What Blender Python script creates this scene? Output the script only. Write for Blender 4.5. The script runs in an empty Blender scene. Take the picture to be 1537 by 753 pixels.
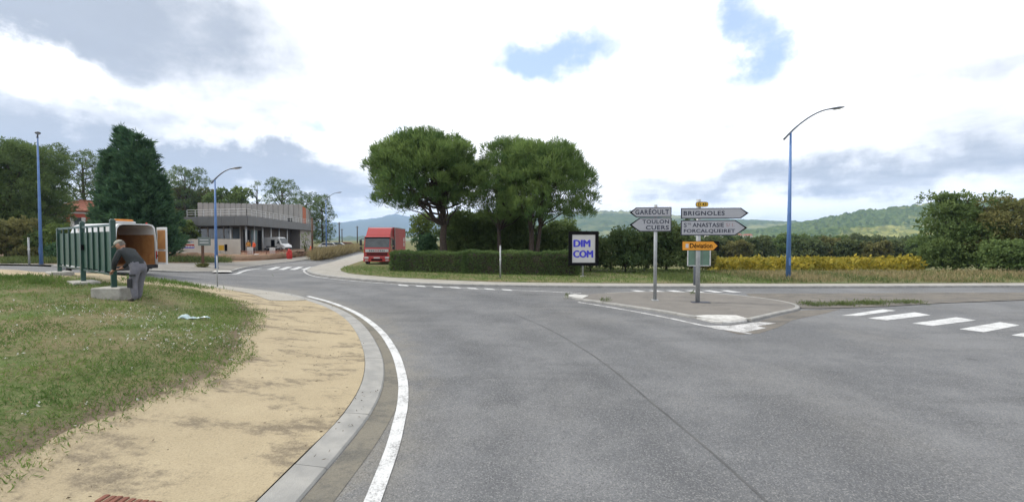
import bpy, bmesh, math, random
import numpy as np
from mathutils import Vector, Matrix
from mathutils.geometry import delaunay_2d_cdt

R = math.radians
rnd = random.Random(7)
rng = np.random.default_rng(11)
scene = bpy.context.scene
COL = scene.collection

# ------------------------------------------------------------------ camera
FPX, CX, CY, CAMZ = 620.0, 768.5, 376.5, 2.3       # focal length and centre in photo pixels
PITCH = math.atan(16.5 / FPX)                      # horizon on row 360
cam_data = bpy.data.cameras.new("camera")
cam = bpy.data.objects.new("camera", cam_data)
COL.objects.link(cam)
cam.location = (0, 0, CAMZ)
cam.rotation_euler = (math.pi / 2 - PITCH, 0, 0)
cam_data.sensor_width = 36.0
cam_data.lens = FPX / 1537.0 * 36.0
cam_data.clip_start = 0.05
cam_data.clip_end = 30000
scene.camera = cam

# ------------------------------------------------------------------ exposure
scene.view_settings.view_transform = 'Standard'
scene.view_settings.look = 'None'
scene.view_settings.gamma = 1
scene.view_settings.use_curve_mapping = False
scene.view_settings.exposure = 0.85
scene.cycles.use_denoising = True
scene.cycles.max_bounces = 6
scene.cycles.volume_bounces = 1
scene.cycles.transparent_max_bounces = 8
scene.render.film_transparent = False

# ------------------------------------------------------------------ world: sky with clouds
SUN_AZ, SUN_EL = -78.0, 42.0                        # degrees, azimuth from +Y towards +X
world = bpy.data.worlds.new("World")
scene.world = world
world.use_nodes = True
wt = world.node_tree
for n in list(wt.nodes):
    wt.nodes.remove(n)

class NT:
    """small helper to write node maths as calls"""
    def __init__(s, tree):
        s.t = tree
    def node(s, typ, **kw):
        n = s.t.nodes.new(typ)
        for k, v in kw.items():
            setattr(n, k, v)
        return n
    def put(s, sock, v):
        if v is None:
            return
        if isinstance(v, bpy.types.NodeSocket):
            s.t.links.new(v, sock)
        else:
            sock.default_value = v
    def m(s, op, a, b=None, c=None, clamp=False):
        n = s.node('ShaderNodeMath', operation=op, use_clamp=clamp)
        s.put(n.inputs[0], a); s.put(n.inputs[1], b); s.put(n.inputs[2], c)
        return n.outputs[0]
    def add(s, a, b): return s.m('ADD', a, b)
    def sub(s, a, b): return s.m('SUBTRACT', a, b)
    def mul(s, a, b): return s.m('MULTIPLY', a, b)
    def ss(s, v, lo, hi):
        n = s.node('ShaderNodeMapRange', interpolation_type='SMOOTHSTEP')
        s.put(n.inputs[0], v); n.inputs[1].default_value = lo; n.inputs[2].default_value = hi
        return n.outputs[0]
    def noise(s, vec, scale, detail=4, rough=.5, dist=0):
        n = s.node('ShaderNodeTexNoise')
        if vec is not None: s.put(n.inputs['Vector'], vec)
        n.inputs['Scale'].default_value = scale; n.inputs['Detail'].default_value = detail
        n.inputs['Roughness'].default_value = rough; n.inputs['Distortion'].default_value = dist
        return n.outputs[0]
    def vor(s, vec, scale, feature='F1', out=0):
        n = s.node('ShaderNodeTexVoronoi', feature=feature)
        s.put(n.inputs['Vector'], vec); n.inputs['Scale'].default_value = scale
        return n.outputs[out]
    def mix(s, f, a, b, blend='MIX'):
        n = s.node('ShaderNodeMix', data_type='RGBA', blend_type=blend)
        s.put(n.inputs[0], f)
        s.put(n.inputs[6], a if isinstance(a, bpy.types.NodeSocket) else tuple(a)[:3] + (1,))
        s.put(n.inputs[7], b if isinstance(b, bpy.types.NodeSocket) else tuple(b)[:3] + (1,))
        return n.outputs[2]
    def comb(s, x, y, z=0.0):
        n = s.node('ShaderNodeCombineXYZ')
        s.put(n.inputs[0], x); s.put(n.inputs[1], y); s.put(n.inputs[2], z)
        return n.outputs[0]
    def pos(s):
        return s.node('ShaderNodeNewGeometry').outputs['Position']
    def sep(s, v):
        n = s.node('ShaderNodeSeparateXYZ'); s.put(n.inputs[0], v)
        return n.outputs
    def mapping(s, v, scale=(1, 1, 1), rot=(0, 0, 0)):
        n = s.node('ShaderNodeMapping'); s.put(n.inputs[0], v)
        n.inputs['Scale'].default_value = scale; n.inputs['Rotation'].default_value = rot
        return n.outputs[0]

w = NT(wt)
sky = w.node('ShaderNodeTexSky', sky_type='NISHITA')
sky.sun_disc = False
sky.sun_elevation = R(SUN_EL)
sky.sun_rotation = R(SUN_AZ)
sky.air_density = 1.0; sky.dust_density = 0.6
gen = w.node('ShaderNodeTexCoord').outputs['Generated']
dx, dy, dz = w.sep(gen)
zz = w.add(w.m('MAXIMUM', dz, 0.0), 0.13)
q = w.comb(w.m('DIVIDE', dx, zz), w.m('DIVIDE', dy, zz))
az = w.m('ARCTAN2', dx, dy)
el = w.m('ARCSINE', dz)
wob = w.noise(gen, 5.0, 7, .6)
wob2 = w.noise(w.mapping(gen, rot=(1, 2, .4)), 5.0, 7, .6)
azw = w.add(az, w.mul(w.sub(wob, .5), .42))
elw = w.add(el, w.mul(w.sub(wob2, .5), .24))
def blob(a0, e0, sa, se, amp):
    u = w.m('DIVIDE', w.sub(azw, a0), sa); v = w.m('DIVIDE', w.sub(elw, e0), se)
    r2 = w.add(w.mul(u, u), w.mul(v, v))
    return w.mul(w.m('EXPONENT', w.mul(r2, -1.0)), amp)
def total(lst, base):
    t = base
    for b in lst:
        t = w.add(t, blob(*b))
    return t
fine = w.noise(q, 2.6, 9, .58)
broad = w.noise(q, 0.75, 6, .55)
greyf = total([(-.76, .36, .29, .13, .80), (-.70, .165, .32, .060, .72), (-.34, .115, .18, .05, .50), (.62, .17, .40, .07, .26),
               (.66, .115, .34, .035, .50), (.86, .27, .16, .05, .40), (.30, .09, .16, .03, .32),
               (-.86, .265, .12, .03, -.85), (-.62, .205, .20, .018, -.35), (0.0, .36, .36, .26, -.45), (.48, .22, .28, .12, -.35)],
              w.add(w.mul(w.sub(broad, .5), 1.0), w.mul(w.sub(fine, .5), .5)))
grey = w.ss(greyf, -.05, .62)
holef = total([(.12, .43, .19, .06, .78), (.53, .40, .075, .11, .70), (.44, .27, .04, .06, .30), (-.50, .245, .08, .028, .36),
               (-.22, .235, .08, .03, .30), (.25, .03, 1.2, .035, .16)],
              w.add(w.mul(w.sub(fine, .5), .9), w.mul(w.sub(broad, .5), -.3)))
hole = w.ss(holef, .14, .66)
cloud = w.mix(grey, (.88, .88, .88), (.275, .305, .355))
shade = w.ss(w.noise(q, 1.7, 8, .6), .35, .75)
cloud = w.mix(w.mul(shade, .16), cloud, (.44, .48, .54))
skyc = w.node('ShaderNodeVectorMath', operation='SCALE')
wt.links.new(sky.outputs[0], skyc.inputs[0]); skyc.inputs['Scale'].default_value = 0.10
blue = w.mix(.55, skyc.outputs[0], (.33, .46, .66))
final = w.mix(w.mul(hole, .9), cloud, blue)
bg = w.node('ShaderNodeBackground'); wt.links.new(final, bg.inputs[0]); bg.inputs[1].default_value = 1.0
wo = w.node('ShaderNodeOutputWorld'); wt.links.new(bg.outputs[0], wo.inputs[0])

# ------------------------------------------------------------------ sun behind thin cloud
sun_data = bpy.data.lights.new("sun", 'SUN')
sun_data.energy = 1.9
sun_data.angle = R(10)
sun_data.color = (1.0, .95, .86)
sun = bpy.data.objects.new("sun", sun_data)
COL.objects.link(sun)
sd = Vector((math.sin(R(SUN_AZ)) * math.cos(R(SUN_EL)), math.cos(R(SUN_AZ)) * math.cos(R(SUN_EL)), math.sin(R(SUN_EL))))
sun.rotation_euler = sd.to_track_quat('Z', 'Y').to_euler()

# ------------------------------------------------------------------ terrain and picture geometry
def S(t):
    t = np.clip(t, 0, 1)
    return t * t * (3 - 2 * t)

def zbase(x, y):
    left = .45 * S((-x - 7) / 12) * S((-x / np.maximum(y, 3.0) - .55) / .4)
    farleft = .35 * S((y - 40) / 20) * S((-x - 8) / 15)
    field = -2.3 * S((y - 27) / 30) * S((x - 0.5) / 14)
    return left + farleft + field

def ray(px, py):
    u, v = (px - CX) / FPX, (CY - py) / FPX
    c, s = math.cos(PITCH), math.sin(PITCH)
    return Vector((u, c + v * s, -s + v * c))

def hit(px, py, zf, dz=0.0):
    """where the ray of a photo pixel meets the surface z = zf(x, y) + dz"""
    d = ray(px, py)
    t0, step, t = 1.0, 0.25, 1.0
    f = lambda t: CAMZ + d.z * t - float(zf(d.x * t, d.y * t)) - dz
    while f(t) > 0 and t < 900:
        t0 = t; t += step; step *= 1.03
    a, b = t0, t
    for _ in range(30):
        mid = (a + b) / 2
        if f(mid) > 0: a = mid
        else: b = mid
    return Vector((d.x * a, d.y * a, CAMZ + d.z * a))

def G(px, py, dz=0.0):
    return hit(px, py, zbase, dz)

def at(px, py, depth):
    d = ray(px, py)
    return d * (depth / d.y) + Vector((0, 0, CAMZ))

def xy(p):
    return (p[0], p[1])

def resample(pts, step):
    """Catmull-Rom through the points, then even steps"""
    P = [Vector((p[0], p[1])) for p in pts]
    P = [P[0] * 2 - P[1]] + P + [P[-1] * 2 - P[-2]]
    dense = []
    for i in range(1, len(P) - 2):
        n = max(4, int((P[i + 1] - P[i]).length / .15))
        for k in range(n):
            t = k / n
            a, b, c, d = P[i - 1], P[i], P[i + 1], P[i + 2]
            dense.append(.5 * ((2 * b) + (c - a) * t + (2 * a - 5 * b + 4 * c - d) * t * t + (3 * b - a - 3 * c + d) * t ** 3))
    dense.append(P[-2])
    out = [dense[0]]; acc = 0
    for a, b in zip(dense, dense[1:]):
        acc += (b - a).length
        if acc >= step:
            out.append(b); acc = 0
    if (out[-1] - dense[-1]).length > step * .3:
        out.append(dense[-1])
    return out

def offset(poly, d):
    """polyline moved d to its left"""
    out = []
    for i, p in enumerate(poly):
        t = (poly[min(i + 1, len(poly) - 1)] - poly[max(i - 1, 0)]).normalized()
        out.append(p + Vector((-t.y, t.x)) * d)
    return out

def dist_poly(x, y, poly):
    x = np.asarray(x, float); y = np.asarray(y, float)
    best = np.full(np.broadcast(x, y).shape, 1e9)
    for a, b in zip(poly, poly[1:]):
        abx, aby = b[0] - a[0], b[1] - a[1]
        L = abx * abx + aby * aby + 1e-12
        t = np.clip(((x - a[0]) * abx + (y - a[1]) * aby) / L, 0, 1)
        best = np.minimum(best, np.hypot(x - a[0] - t * abx, y - a[1] - t * aby))
    return best

def inside(x, y, poly):
    x = np.asarray(x, float); y = np.asarray(y, float)
    r = np.zeros(np.broadcast(x, y).shape, bool)
    n = len(poly)
    for i in range(n):
        ax, ay = poly[i][0], poly[i][1]; bx, by = poly[(i + 1) % n][0], poly[(i + 1) % n][1]
        c = ((ay > y) != (by > y)) & (x < (bx - ax) * (y - ay) / (by - ay + 1e-15) + ax)
        r ^= c
    return r

# ------------------------------------------------------------------ materials
MATS = {}
def new_mat(name):
    m = bpy.data.materials.new(name); m.use_nodes = True
    t = m.node_tree
    for n in list(t.nodes): t.nodes.remove(n)
    h = NT(t)
    out = h.node('ShaderNodeOutputMaterial')
    b = h.node('ShaderNodeBsdfPrincipled')
    t.links.new(b.outputs[0], out.inputs[0])
    return m, h, b, out

def mat(name, c1, c2=None, scale=6, rough=.7, bump=0, bscale=40, metal=0, detail=5, obj=False, spec=.4, coat=0):
    if name in MATS: return MATS[name]
    m, h, b, out = new_mat(name)
    c2 = c2 or tuple(v * .8 for v in c1)
    c1 = tuple(v * .82 for v in c1); c2 = tuple(v * .82 for v in c2)
    v = h.node('ShaderNodeTexCoord').outputs['Object'] if obj else h.pos()
    f = h.ss(h.noise(v, scale, detail, .6), .3, .7)
    h.put(b.inputs['Base Color'], h.mix(f, c1, c2))
    b.inputs['Roughness'].default_value = rough
    b.inputs['Metallic'].default_value = metal
    b.inputs['Specular IOR Level'].default_value = spec
    if coat: b.inputs['Coat Weight'].default_value = coat
    if bump:
        bn = h.node('ShaderNodeBump'); bn.inputs['Strength'].default_value = bump; bn.inputs['Distance'].default_value = .02
        h.put(bn.inputs['Height'], h.noise(v, bscale, 4, .6)); h.put(b.inputs['Normal'], bn.outputs[0])
    MATS[name] = m
    return m

def leaf_mat(name, c1, c2, trans=.3):
    if name in MATS: return MATS[name]
    m, h, b, out = new_mat(name)
    a = h.node('ShaderNodeAttribute', attribute_name='tint')
    n = h.noise(h.pos(), 1.2, 3)
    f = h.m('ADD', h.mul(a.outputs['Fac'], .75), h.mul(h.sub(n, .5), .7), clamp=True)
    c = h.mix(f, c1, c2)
    h.put(b.inputs['Base Color'], c)
    b.inputs['Roughness'].default_value = .75
    b.inputs['Specular IOR Level'].default_value = .15
    t = h.node('ShaderNodeBsdfTranslucent'); h.put(t.inputs[0], c)
    mx = h.node('ShaderNodeMixShader'); mx.inputs[0].default_value = trans
    m.node_tree.links.new(b.outputs[0], mx.inputs[1]); m.node_tree.links.new(t.outputs[0], mx.inputs[2])
    m.node_tree.links.new(mx.outputs[0], out.inputs[0])
    MATS[name] = m
    return m

def bump_to(h, b, height, strength=.4, dist=.01):
    bn = h.node('ShaderNodeBump'); bn.inputs['Strength'].default_value = strength; bn.inputs['Distance'].default_value = dist
    h.put(bn.inputs['Height'], height); h.put(b.inputs['Normal'], bn.outputs[0])

def make_asphalt():
    m, h, b, out = new_mat('asphalt')
    p = h.pos()
    stones = h.vor(p, 85, out=1)                      # aggregate, colour per chip
    chip = h.sep(stones)[0]
    grain = h.noise(p, 55, 6, .75)
    patch = h.ss(h.add(h.noise(p, .35, 6, .6), h.mul(h.sub(h.noise(p, 2.2, 5, .65), .5), .35)), .34, .66)
    warm = h.ss(h.noise(h.mapping(p, rot=(0, 0, .6)), .22, 5, .6), .45, .75)
    streak = h.ss(h.noise(h.mapping(p, scale=(.16, 1.6, 1), rot=(0, 0, .9)), 1.0, 5, .6), .5, .72)
    c = h.mix(patch, (.098, .102, .109), (.148, .152, .158))
    c = h.mix(h.mul(warm, .30), c, (.16, .15, .13))
    c = h.mix(h.mul(streak, .48), c, (.064, .067, .072))
    ln = h.node('ShaderNodeAttribute', attribute_name='lane').outputs['Fac']     # metres from the kerb: wheel tracks polished dark
    ln = h.add(ln, h.mul(h.sub(h.noise(p, .5, 4), .5), .9))
    trk = None
    for c0, wd in ((1.75, .38), (3.45, .42), (5.6, .5), (7.4, .5)):
        u_ = h.m('DIVIDE', h.sub(ln, c0), wd); g_ = h.m('EXPONENT', h.mul(h.mul(u_, u_), -1.0))
        trk = g_ if trk is None else h.add(trk, g_)
    c = h.mix(h.mul(h.mul(trk, h.ss(h.noise(p, .8, 6, .65), .25, .7)), .55), c, (.060, .063, .069))
    oil = h.ss(h.noise(p, 1.3, 3, .5), .70, .76)
    c = h.mix(h.mul(oil, .45), c, (.045, .046, .050))
    edge = h.mul(h.sub(1.0, h.ss(ln, .2, 1.1)), h.ss(h.noise(p, 2.5, 6, .7), .3, .6))
    c = h.mix(h.mul(edge, .6), c, (.19, .178, .15))
    sp = h.add(h.mul(chip, .85), h.mul(grain, .95))     # 0.1 .. 1.6
    c = h.mix(h.ss(sp, .98, 1.6), c, (.25, .25, .246))
    c = h.mix(h.mul(h.sub(1.0, h.ss(sp, .28, .78)), .75), c, (.036, .038, .042))
    h.put(b.inputs['Base Color'], c)
    b.inputs['Roughness'].default_value = .85; b.inputs['Specular IOR Level'].default_value = .3
    bump_to(h, b, sp, .55, .006)
    return m

def make_soil(name, base, alt, dirt, dirt_lo=.52, dirt_hi=.66, grain_scale=60, dirt_scale=(.9, 1.9, 1)):
    base, alt, dirt = (tuple(v * .82 for v in c_) for c_ in (base, alt, dirt))
    m, h, b, out = new_mat(name)
    p = h.pos()
    c = h.mix(h.ss(h.noise(p, 1.1, 6, .65), .3, .7), base, alt)
    d = h.ss(h.add(h.noise(h.mapping(p, scale=dirt_scale, rot=(0, 0, .5)), 1.0, 8, .68), h.mul(h.sub(h.noise(p, 9, 5, .7), .5), .35)), dirt_lo, dirt_hi)
    c = h.mix(h.mul(d, .9), c, dirt)
    g = h.noise(p, grain_scale, 5, .75)
    c = h.mix(h.mul(h.ss(g, .5, .78), .45), c, tuple(min(1, v * 1.6) for v in base))
    c = h.mix(h.mul(h.sub(1.0, h.ss(g, .28, .5)), .45), c, tuple(v * .45 for v in dirt))
    h.put(b.inputs['Base Color'], c)
    b.inputs['Roughness'].default_value = .95; b.inputs['Specular IOR Level'].default_value = .1
    bump_to(h, b, h.add(g, h.mul(h.noise(p, 9, 4), 1.2)), .6, .012)
    return m

def make_turf(rim=False):
    m, h, b, out = new_mat('turf_edge' if rim else 'turf')
    p = h.pos()
    big = h.ss(h.noise(p, .8, 6, .62), .36, .64)
    mid = h.ss(h.noise(p, 4.5, 6, .7), .35, .65)
    c = h.mix(big, (.190, .155, .090), (.095, .135, .042))
    c = h.mix(h.mul(mid, .50), c, (.060, .090, .030))
    c = h.mix(h.mul(h.ss(h.noise(p, 13, 6, .75), .48, .66), .65), c, (.235, .195, .125))
    c = h.mix(h.mul(h.ss(h.noise(p, 30, 5, .75), .5, .75), .5), c, (.22, .20, .12))
    if rim:                                            # bare, littered soil along the edge of the lawn
        e = h.node('ShaderNodeAttribute', attribute_name='rim').outputs['Fac']
        e = h.add(e, h.mul(h.sub(h.noise(p, 3.2, 7, .7), .5), .75))
        c = h.mix(h.sub(1.0, h.ss(e, .32, .72)), c, (.165, .130, .095))
        c = h.mix(h.mul(h.sub(1.0, h.ss(h.add(e, h.mul(h.sub(h.noise(p, 14, 5, .7), .5), .25)), .20, .36)), .9), c, (.35, .295, .20))
    h.put(b.inputs['Base Color'], c)
    b.inputs['Roughness'].default_value = .95; b.inputs['Specular IOR Level'].default_value = .1
    bump_to(h, b, h.noise(p, 28, 5, .75), .9, .03)
    return m

def make_paint(name, col=(.62, .63, .63), wear=.55):
    """road paint worn through to the stone"""
    m, h, b, out = new_mat(name)
    p = h.pos()
    n = h.add(h.noise(p, 3.0, 6, .7), h.mul(h.sub(h.noise(p, 45, 4, .7), .5), .9))
    f = h.ss(n, wear - .10, wear + .22)
    h.put(b.inputs['Base Color'], h.mix(f, col, (.20, .20, .20)))
    b.inputs['Roughness'].default_value = .8; b.inputs['Specular IOR Level'].default_value = .3
    return m

M = {}
M['asphalt'] = make_asphalt()
M['sand'] = make_soil('sand', (.440, .372, .252), (.385, .322, .216), (.185, .155, .115), .48, .66)
M['gutter'] = make_soil('gutter_gravel', (.215, .20, .165), (.185, .175, .15), (.12, .118, .11), .46, .68)
M['dust'] = make_soil('dusty_asphalt', (.205, .188, .165), (.165, .155, .14), (.118, .115, .112), .44, .68)
M['walk'] = make_soil('pavement_concrete', (.40, .385, .35), (.34, .325, .29), (.22, .21, .185), .55, .75, 40)
M['island'] = make_soil('island_concrete', (.225, .212, .195), (.19, .18, .168), (.14, .135, .128), .5, .72, 45)
M['walk_grey'] = make_soil('pavement_grey', (.275, .262, .24), (.235, .225, .205), (.16, .155, .145), .5, .72, 40)
M['turf'] = make_turf(); M['lawn'] = make_turf(True)
M['ground'] = make_soil('field_soil', (.16, .165, .07), (.12, .135, .05), (.14, .11, .06), .45, .7, 6, (.05, .05, 1))
M['bank'] = make_soil('red_earth', (.30, .195, .135), (.24, .17, .115), (.15, .13, .07), .5, .7, 25)
M['kerb'] = mat('kerb_concrete', (.36, .355, .335), (.27, .27, .26), 3.5, .85, .4, 70)
M['kerb_white'] = mat('kerb_white_paint', (.60, .60, .58), (.42, .41, .39), 5, .8, .3, 60)
M['paint'] = make_paint('road_paint', (.50, .51, .515), wear=.54)
M['paint_worn'] = make_paint('road_paint_worn', (.50, .50, .50), wear=.46)
M['tar'] = mat('tar_seam', (.068, .070, .074), (.118, .119, .122), 1.6, .8, .3, 60)
M['concrete'] = mat('raw_concrete', (.42, .41, .37), (.30, .29, .26), 7, .9, .5, 40)
M['green_steel'] = mat('green_painted_steel', (.012, .060, .045), (.010, .048, .036), 4, .4, spec=.5)
M['green_sheet'] = mat('green_sheet_metal', (.026, .085, .055), (.021, .072, .046), 2.0, .5)
M['white_paint'] = mat('white_vehicle_paint', (.74, .76, .77), (.66, .68, .69), 1.5, .3, spec=.5, coat=.3)
M['black_plastic'] = mat('black_plastic', (.025, .026, .028), (.04, .04, .042), 8, .55)
M['tyre'] = mat('tyre_rubber', (.018, .018, .019), (.03, .03, .03), 12, .85)
M['rim'] = mat('rim_grey', (.33, .34, .35), (.26, .27, .28), 8, .35, metal=.6)
M['glass'] = mat('vehicle_glass', (.035, .045, .052), (.06, .075, .085), 1.2, .06, spec=.6)
M['ply'] = mat('plywood', (.44, .22, .075), (.33, .15, .05), 3, .65)
M['amber'] = mat('amber_plastic', (.75, .27, .02), (.6, .2, .02), 5, .3)
M['red_lens'] = mat('red_lens', (.45, .02, .015), (.35, .015, .01), 5, .2)
M['red_truck'] = mat('red_truck_paint', (.46, .028, .026), (.38, .026, .026), 1.2, .35, coat=.3)
M['red_box'] = mat('red_box_panel', (.40, .060, .058), (.34, .052, .052), .8, .55)
M['chrome_lamp'] = mat('lamp_glass', (.62, .64, .64), (.5, .5, .5), 9, .12)
M['pole_blue'] = mat('blue_lamp_paint', (.105, .215, .47), (.085, .175, .39), 2, .45)
M['lamp_grey'] = mat('lamp_grey_metal', (.16, .18, .22), (.13, .15, .18), 5, .45, metal=.3)
M['galv'] = mat('galvanised_steel', (.42, .44, .45), (.33, .35, .36), 9, .5, metal=.35)
M['sign_face'] = mat('sign_face', (.40, .41, .44), (.36, .37, .40), 3, .5)
M['sign_and_shadow_dark'] = mat('sign_and_shadow_blue', (.022, .028, .055), (.03, .035, .06), 5, .5)
M['sign_and_shade_black'] = mat('sign_and_shade_black', (.006, .006, .007), (.009, .009, .010), 5, .8, spec=.08)
M['sign_red'] = mat('sign_faded_red', (.32, .20, .22), (.30, .20, .22), 5, .5)
M['yellow'] = mat('yellow_sign', (.66, .40, .035), (.58, .34, .03), 6, .5)
M['orange_sign'] = mat('orange_sign', (.75, .32, .02), (.68, .28, .02), 6, .5)
M['pale_grey'] = mat('poster_pale_grey', (.56, .56, .56), (.52, .52, .52), 2, .6)
M['blue_ink'] = mat('blue_ink', (.045, .045, .58), (.04, .04, .5), 5, .5)
M['bark'] = mat('pine_bark', (.085, .062, .048), (.045, .036, .030), 9, .95, .8, 22)
M['bark_pale'] = mat('pale_bark', (.17, .14, .11), (.10, .085, .07), 9, .95, .6, 25)
M['wood_post'] = mat('brown_wood', (.14, .075, .045), (.09, .05, .03), 12, .85)
M['white_wall'] = mat('white_hoarding', (.62, .585, .53), (.55, .52, .47), 1.2, .8)
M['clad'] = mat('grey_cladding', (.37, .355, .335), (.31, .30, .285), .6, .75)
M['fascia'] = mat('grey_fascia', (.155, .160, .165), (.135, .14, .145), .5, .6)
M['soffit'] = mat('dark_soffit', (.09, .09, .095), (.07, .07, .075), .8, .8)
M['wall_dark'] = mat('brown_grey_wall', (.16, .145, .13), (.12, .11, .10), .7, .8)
M['pane'] = mat('window_pane', (.22, .28, .34), (.12, .16, .20), .5, .08, spec=.6)
M['orange_clad'] = mat('orange_cladding', (.50, .135, .05), (.42, .11, .04), 1, .7)
M['white_metal'] = mat('white_metal', (.60, .61, .61), (.5, .51, .51), 4, .5)
M['render_red'] = mat('red_render', (.42, .095, .06), (.34, .08, .05), 1.2, .9)
M['tile_red'] = mat('roof_tiles', (.36, .135, .085), (.25, .095, .06), 5, .9, .6, 20)
M['shutter'] = mat('white_shutter', (.60, .60, .60), (.5, .5, .5), 3, .6)
M['net'] = mat('orange_net', (.70, .115, .035), (.55, .09, .03), 6, .7)
M['red_net'] = mat('red_plastic', (.60, .035, .03), (.45, .03, .025), 6, .6)
M['bag_black'] = mat('black_bag', (.014, .016, .016), (.03, .03, .03), 6, .35)
M['bag_blue'] = mat('pale_blue_plastic', (.30, .44, .48), (.42, .52, .54), 6, .3)
M['jumper'] = mat('dark_grey_jumper', (.034, .040, .043), (.026, .031, .034), 12, .95, .3, 60)
M['trousers'] = mat('grey_work_trousers', (.185, .185, .215), (.14, .14, .165), 9, .95, .3, 60)
M['pocket'] = mat('black_pocket', (.025, .027, .032), (.035, .037, .042), 12, .9)
M['skin'] = mat('skin', (.46, .25, .17), (.40, .21, .14), 8, .6)
M['cap'] = mat('pale_cap', (.40, .40, .34), (.32, .32, .27), 12, .9)
M['shoe'] = mat('dark_shoes', (.04, .036, .033), (.06, .055, .05), 12, .7)
M['hair'] = mat('grey_hair', (.16, .14, .12), (.1, .09, .08), 30, .8)
M['hivis'] = mat('orange_hi_vis', (.85, .12, .03), (.75, .10, .03), 6, .8)
M['hivis_y'] = mat('amber_work_jacket', (.55, .27, .05), (.48, .22, .04), 6, .8)
M['brick_red'] = mat('red_paver', (.23, .085, .055), (.16, .065, .045), 14, .9, .6, 60)
M['car_blue'] = mat('blue_grey_car_paint', (.10, .16, .26), (.08, .13, .22), 2, .3, coat=.3)
M['teal_grey'] = mat('grey_green_panel', (.155, .19, .175), (.12, .15, .14), 4, .6)
M['sign_green'] = mat('green_sign_back', (.13, .22, .165), (.10, .18, .13), 4, .5)

# ------------------------------------------------------------------ mesh helpers
def tag(o, label=None, cat=None, group=None, kind=None):
    if label: o['label'] = label
    if cat: o['category'] = cat
    if group: o['group'] = group
    if kind: o['kind'] = kind
    return o

def thing(name, label, cat, loc=(0, 0, 0), rz=0, group=None):
    o = bpy.data.objects.new(name, None)
    o.empty_display_size = .2
    COL.objects.link(o)
    o.location = loc; o.rotation_euler = (0, 0, rz)
    return tag(o, label, cat, group)

def link(name, me, m, parent=None):
    o = bpy.data.objects.new(name, me)
    COL.objects.link(o)
    if m is not None:
        for mm in (m if isinstance(m, (list, tuple)) else [m]):
            me.materials.append(mm)
    if parent is not None: o.parent = parent
    return o

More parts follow.
